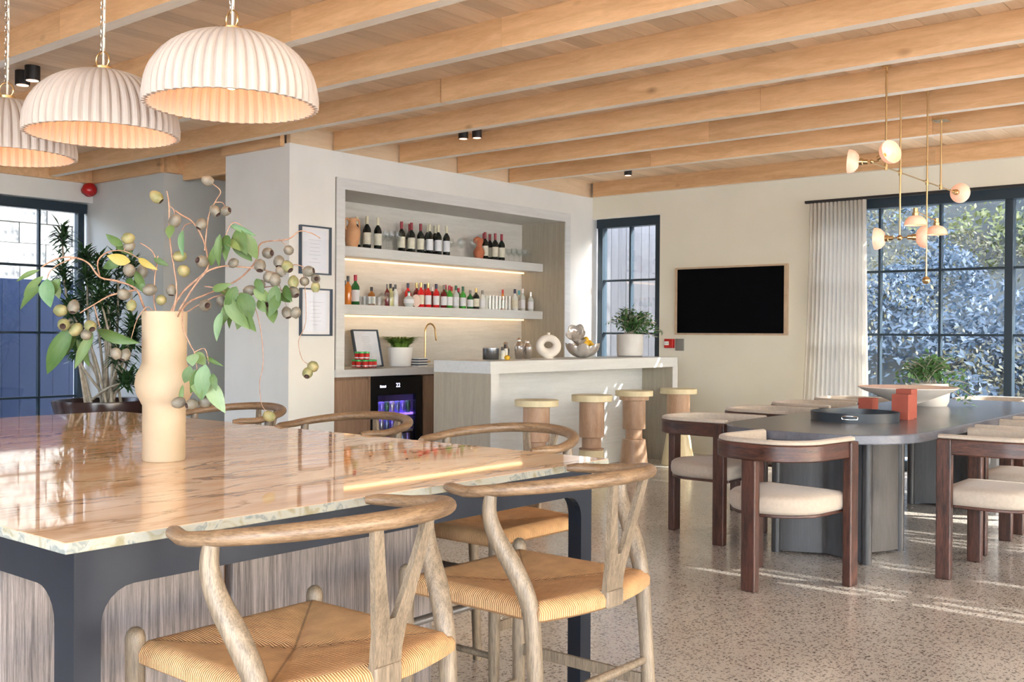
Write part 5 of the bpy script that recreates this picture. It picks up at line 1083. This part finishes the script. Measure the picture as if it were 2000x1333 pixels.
def leafy(name, lab, cat, loc, pot, leafm, seed, stems, h, r0, soilz, lsize, leaves, lean=(0, 0), extra=()):
    t = thing(name, lab, cat, loc); pot(t)
    MB().lathe([(0, 0), (r0, 0), (r0, .008), (0, .01)], 22, (0, 0, soilz)).build('soil', 'soil', t)
    r = random.Random(seed); vs = []; fs = []
    ends = [(r.uniform(0, 2 * PI), r.uniform(.15, 1), None) for _ in range(stems)] + [(None, None, e) for e in extra]
    for a, tilt, e in ends:
        p0 = Vector((r.uniform(-.5, .5) * r0, r.uniform(-.5, .5) * r0, soilz))
        if e: p1 = Vector(e)
        else: p1 = Vector((math.cos(a) * tilt * h * .95 + lean[0], math.sin(a) * tilt * h * .95 + lean[1], soilz + h * math.sqrt(max(.12, 1 - .75 * tilt ** 2)) * r.uniform(.7, 1.05)))
        mid = p0.lerp(p1, .5) + Vector((0, 0, h * .18)); sp = spline([p0, mid, p1], 5)
        MB().tube(sp, .003, 5).build('stem', 'stem', t)
        for q_ in range(leaves):
            k_ = r.uniform(.25, 1); P = p0.lerp(p1, k_) + Vector((0, 0, h * .18 * 4 * k_ * (1 - k_) * .8)); d = Vector((r.gauss(0, 1), r.gauss(0, 1), r.gauss(-.1, .7))).normalized(); s = lsize * r.uniform(.7, 1.25); w_ = d.cross(Vector((r.gauss(0, .4), r.gauss(0, .4), 1))).normalized(); up = w_.cross(d)
            P = P + d * .012; o = len(vs); vs += [P, P + d * s * .45 + w_ * s * .24 + up * s * .03, P + d * s - up * s * .12, P + d * s * .45 - w_ * s * .24 + up * s * .03, P + d * s * .45 - up * s * .03]; fs += [(o, o + 1, o + 4), (o + 1, o + 2, o + 4), (o + 2, o + 3, o + 4), (o + 3, o, o + 4)]
    m = MB(); m.add(vs, fs); o = obj('foliage', m.mesh('foliage', leafm, 60), t); o['kind'] = 'stuff'; return t
leafy('potted_plant', 'bushy green plant in a pale round planter on the right end of the bar', 'plant', (BX, 9.02, BZ),
      lambda t: (MB().lathe([(.118, 0), (.125, .004), (.134, .03), (.136, .23), (.126, .23), (.124, .19), (0, .19)], 36, cap=False).build('pot', 'concrete', t, smooth=35), MB().lathe([(.128, 0), (.130, .008), (0, .008)], 30).build('saucer', 'dgrey', t, smooth=35)), 'ficus', 21, 30, .31, .122, .19, .056, 22, (0, 0), ((.10, .33, .30), (.14, .40, .26), (.12, .28, .36), (.1, .36, .2)))

# ------------------------------------------------------------------ dining table setting
TZ = .7525
tr = thing('serving_tray', 'round black leather tray with chrome slot handles', 'tray', (-2.47, 6.36, TZ))
MB().lathe([(0, 0), (.262, 0), (.265, .055), (.256, .055), (.253, .008), (0, .008)], 56, cap=False).build('tray', mat('black leather', (.022, .030, .040), .35), tr, smooth=40)
for a in (math.radians(-75), math.radians(105)):
    c, s = math.cos(a), math.sin(a); pts = []
    for k_ in range(24):
        b_ = 2 * PI * k_ / 24; u_ = .038 * max(-1, min(1, 1.6 * math.cos(b_))) * .9 + .012 * math.cos(b_); w_ = .011 * math.sin(b_); aa = a + u_ / .265
        pts.append((.2665 * math.cos(aa), .2665 * math.sin(aa), .030 + w_))
    MB().tube(pts, .0038, 6, closed=True).build('handle', 'chrome', tr, smooth=60)
def block(lab, x, y, wx, wy, h, rz):
    t = tag(MB().box(-wx / 2, wx / 2, -wy / 2, wy / 2, 0, h).build('terracotta_block', 'brick', None, .002, loc=(x, y, TZ), rotz=rz), lab, 'ornament', 'red blocks on the dining table'); return t
block('shortest red block, behind the black tray', -2.55, 6.80, .095, .09, .115, -.08)
block('middle red block in front, right of the black tray', -2.27, 6.64, .105, .09, .158, -.08)
block('tallest narrow red block behind the middle one', -2.29, 6.765, .10, .09, .185, -.08)
pb = thing('pedestal_bowl', 'wide shallow cream pedestal bowl with a pinkish inside', 'bowl', (-2.48, 7.35, TZ))
MB().lathe([(0, 0), (.062, 0), (.060, .02), (.050, .035), (.062, .055), (.17, .095), (.30, .148), (.332, .168), (.330, .172)], 48, cap=False).build('bowl', 'cream', pb, smooth=50)
MB().lathe([(.3295, .172), (.29, .160), (.15, .120), (.05, .108), (0, .106)], 48, cap=False).build('inside', noisy('pinkish wash', (.62, .42, .33), (.74, .58, .48), 4, .7), pb, smooth=50)
leafy('potted_plant', 'trailing green plant in a cream bowl planter on the dining table', 'plant', (-2.57, 8.11, TZ),
      lambda t: MB().lathe([(0, 0), (.12, 0), (.135, .03), (.142, .10), (.128, .17), (.118, .17), (.115, .14), (0, .14)], 36, cap=False).build('pot', 'cream', t, smooth=50), 'ficus', 33, 34, .26, .11, .14, .05, 22, (0, 0), ((.22, .18, .10), (.25, .12, .02), (.24, .2, .16), (-.2, -.15, .2), (.27, .2, .06)))

# ------------------------------------------------------------------ vase with gum branches on the island
vz = (-2.832, 1.775, .8805)
vb = MB().lathe([(0, 0), (.060, 0), (.0635, .006), (.0635, .168), (.070, .180), (.082, .205), (.0865, .232), (.082, .262), (.070, .286), (.0655, .296), (.0655, .40), (.067, .452), (.065, .4535), (.060, .45), (.058, .30), (.05, .02), (0, .02)], 56, cap=False).build('clay_vase', 'vase', None, smooth=50, loc=vz)
tag(vb, 'tall buff clay vase with a bulging waist on the marble island', 'vase')
br = thing('gum_branches', 'arching gum tree branches with leaves and gumnuts in the clay vase', 'branches', vz)
for r0, r1, P in STEMS:
    sp = spline(P, 4); n = len(sp); MB().tube(sp, [lerp(r0, r1, i / (n - 1)) * rng.uniform(.85, 1.15) for i in range(n)], 7).build('twig', 'twig', br, smooth=60)
def nutmesh(m_): 
    b = MB(); b.lathe([(0, -.016), (.007, -.0155), (.0145, -.008), (.0175, .002), (.0160, .011), (.0115, .017), (.0095, .020), (.0088, .0195)], 14, cap=False, flute=lambda i, j: .02 * (-1) ** i); b.m = 1; b.lathe([(.0090, .0195), (.004, .015), (0, .012)], 14, cap=False); return b.mesh('gumnut', [m_, 'nuth'], 60)
nm_ = [nutmesh('nut'), nutmesh('nutg')]
for i, p in enumerate(NUTS):
    grey = p[0] > -.05 and rng.random() < .6 or i in (2, 3, 4, 48, 49, 50)
    o = obj('gumnut', nm_[1 if grey else 0], br, loc=p); o.rotation_euler = (rng.uniform(1.2, 3.4), rng.uniform(-.6, .6), rng.uniform(0, 6.3)); s = rng.uniform(.9, 1.15) * .95; o.scale = (s, s, s * rng.uniform(1, 1.15))
def leafmesh(m_):
    vs = []; fs = []; n = 9
    for i in range(n + 1):
        t_ = i / n; w_ = (math.sin(PI * min(1, t_ * 1.0) ** .78)) ** .9 * .5 * (1 if t_ < 1 else 0); z = .10 * math.sin(PI * t_) - .06 * t_
        vs += [(-w_, t_, z + w_ * .22), (0, t_, z), (w_, t_, z + w_ * .22)]
    for i in range(n):
        a = i * 3; fs += [(a, a + 1, a + 4, a + 3), (a + 1, a + 2, a + 5, a + 4)]
    m = MB(); m.add(vs, fs); return m.mesh('leaf', m_, 60)
lm_ = [leafmesh('euc'), leafmesh('euc2'), leafmesh('eucy')]
vdir = Vector((-.6357, .7719, 0))
for i, (a, b_, w_) in enumerate(LEAVES):
    A, B_ = Vector(a), Vector(b_); d = B_ - A; L = d.length; y_ = d.normalized(); nrm = (-vdir + Vector((rng.uniform(-.5, .5), rng.uniform(-.5, .5), rng.uniform(-.3, .6)))).normalized(); x_ = y_.cross(nrm).normalized(); z_ = x_.cross(y_)
    mi = 2 if i == 6 or i == 8 else (1 if i in (3, 4, 12, 17, 25, 32, 36, 37, 34) else 0)
    o = obj('leaf', lm_[mi], br); Rm = Matrix((x_ * w_ * 1.0, y_ * L, z_ * L * .6)).transposed().to_4x4(); o.matrix_local = Matrix.Translation(A) @ Rm

# ------------------------------------------------------------------ big dracaena by the left glazing
dc = thing('potted_dracaena', 'tall dracaena with many pale stems in a dark round pot by the left window', 'plant', (-9.33, 5.18, 0))
MB().lathe([(0, 0), (.30, 0), (.34, .03), (.42, .50), (.445, .60), (.44, .625), (.40, .62), (.38, .56), (0, .56)], 48, cap=False).build('pot', 'potd', dc, smooth=50)
MB().lathe([(0, .565), (.385, .565), (.385, .575), (0, .59)], 30).build('soil', 'soil', dc)
r = random.Random(9); lvv = []; lff = []
tops = [(-.55, -.12, 2.30), (-.50, .08, 2.08), (-.40, -.2, 1.88), (-.62, .12, 1.62), (-.25, .1, 1.98), (-.1, -.1, 1.85), (.08, .12, 2.02), (.2, -.1, 1.82), (.32, .1, 1.95), (.3, -.2, 1.62), (-.05, .2, 1.6), (-.2, -.25, 1.52), (.12, .0, 1.45), (-.45, -.05, 1.35), (.38, .12, 1.35), (.22, .2, 1.2), (-.3, .2, 1.25), (.42, -.05, 1.06), (-.15, -.2, 1.15), (.5, .0, .82)]
for tx, ty, tz in tops:
    ang = r.uniform(0, 2 * PI); p0 = Vector((r.uniform(-.16, .16), r.uniform(-.14, .14), .57)); p2 = Vector((tx, ty, tz)); mid = p0.lerp(p2, .5) + Vector((tx * .12 + r.uniform(-.05, .05), r.uniform(-.06, .06), .05))
    sp = spline([p0, mid, p2], 7); MB().tube(sp, [lerp(.015, .008, i / (len(sp) - 1)) for i in range(len(sp))], 7).build('stem', 'stem', dc, smooth=60)
    for _ in range(120):
        t_ = 1 - abs(r.gauss(0, .11)); t_ = max(.6, t_); P = sp[min(len(sp) - 1, int(t_ * (len(sp) - 1)))] + Vector((r.uniform(-.02, .02), r.uniform(-.02, .02), r.uniform(-.05, .06)))
        a = r.uniform(0, 2 * PI); el = r.uniform(-.3, 1.1); d = Vector((math.cos(a) * math.cos(el), math.sin(a) * math.cos(el), math.sin(el))); L = r.uniform(.12, .22); w_ = d.cross(Vector((0, 0, 1))).normalized() * .015
        q1 = P + d * L * .45; q2 = P + d * L + Vector((0, 0, -.04)); o = len(lvv); lvv += [P, q1 + w_, q2, q1 - w_]; lff.append((o, o + 1, o + 2, o + 3))
m = MB(); m.add(lvv, lff); o = obj('foliage', m.mesh('foliage', 'drac'), dc); o['kind'] = 'stuff'
# thin white slab on the island, cut by the left edge of the picture
tag(MB().box(-.15, .15, -.11, .11, 0, .004).build('white_slab', 'white', None, .001, loc=(-3.10, 1.13, .8805), rotz=.5), 'thin white slab lying on the marble at the left edge of the picture', 'card')
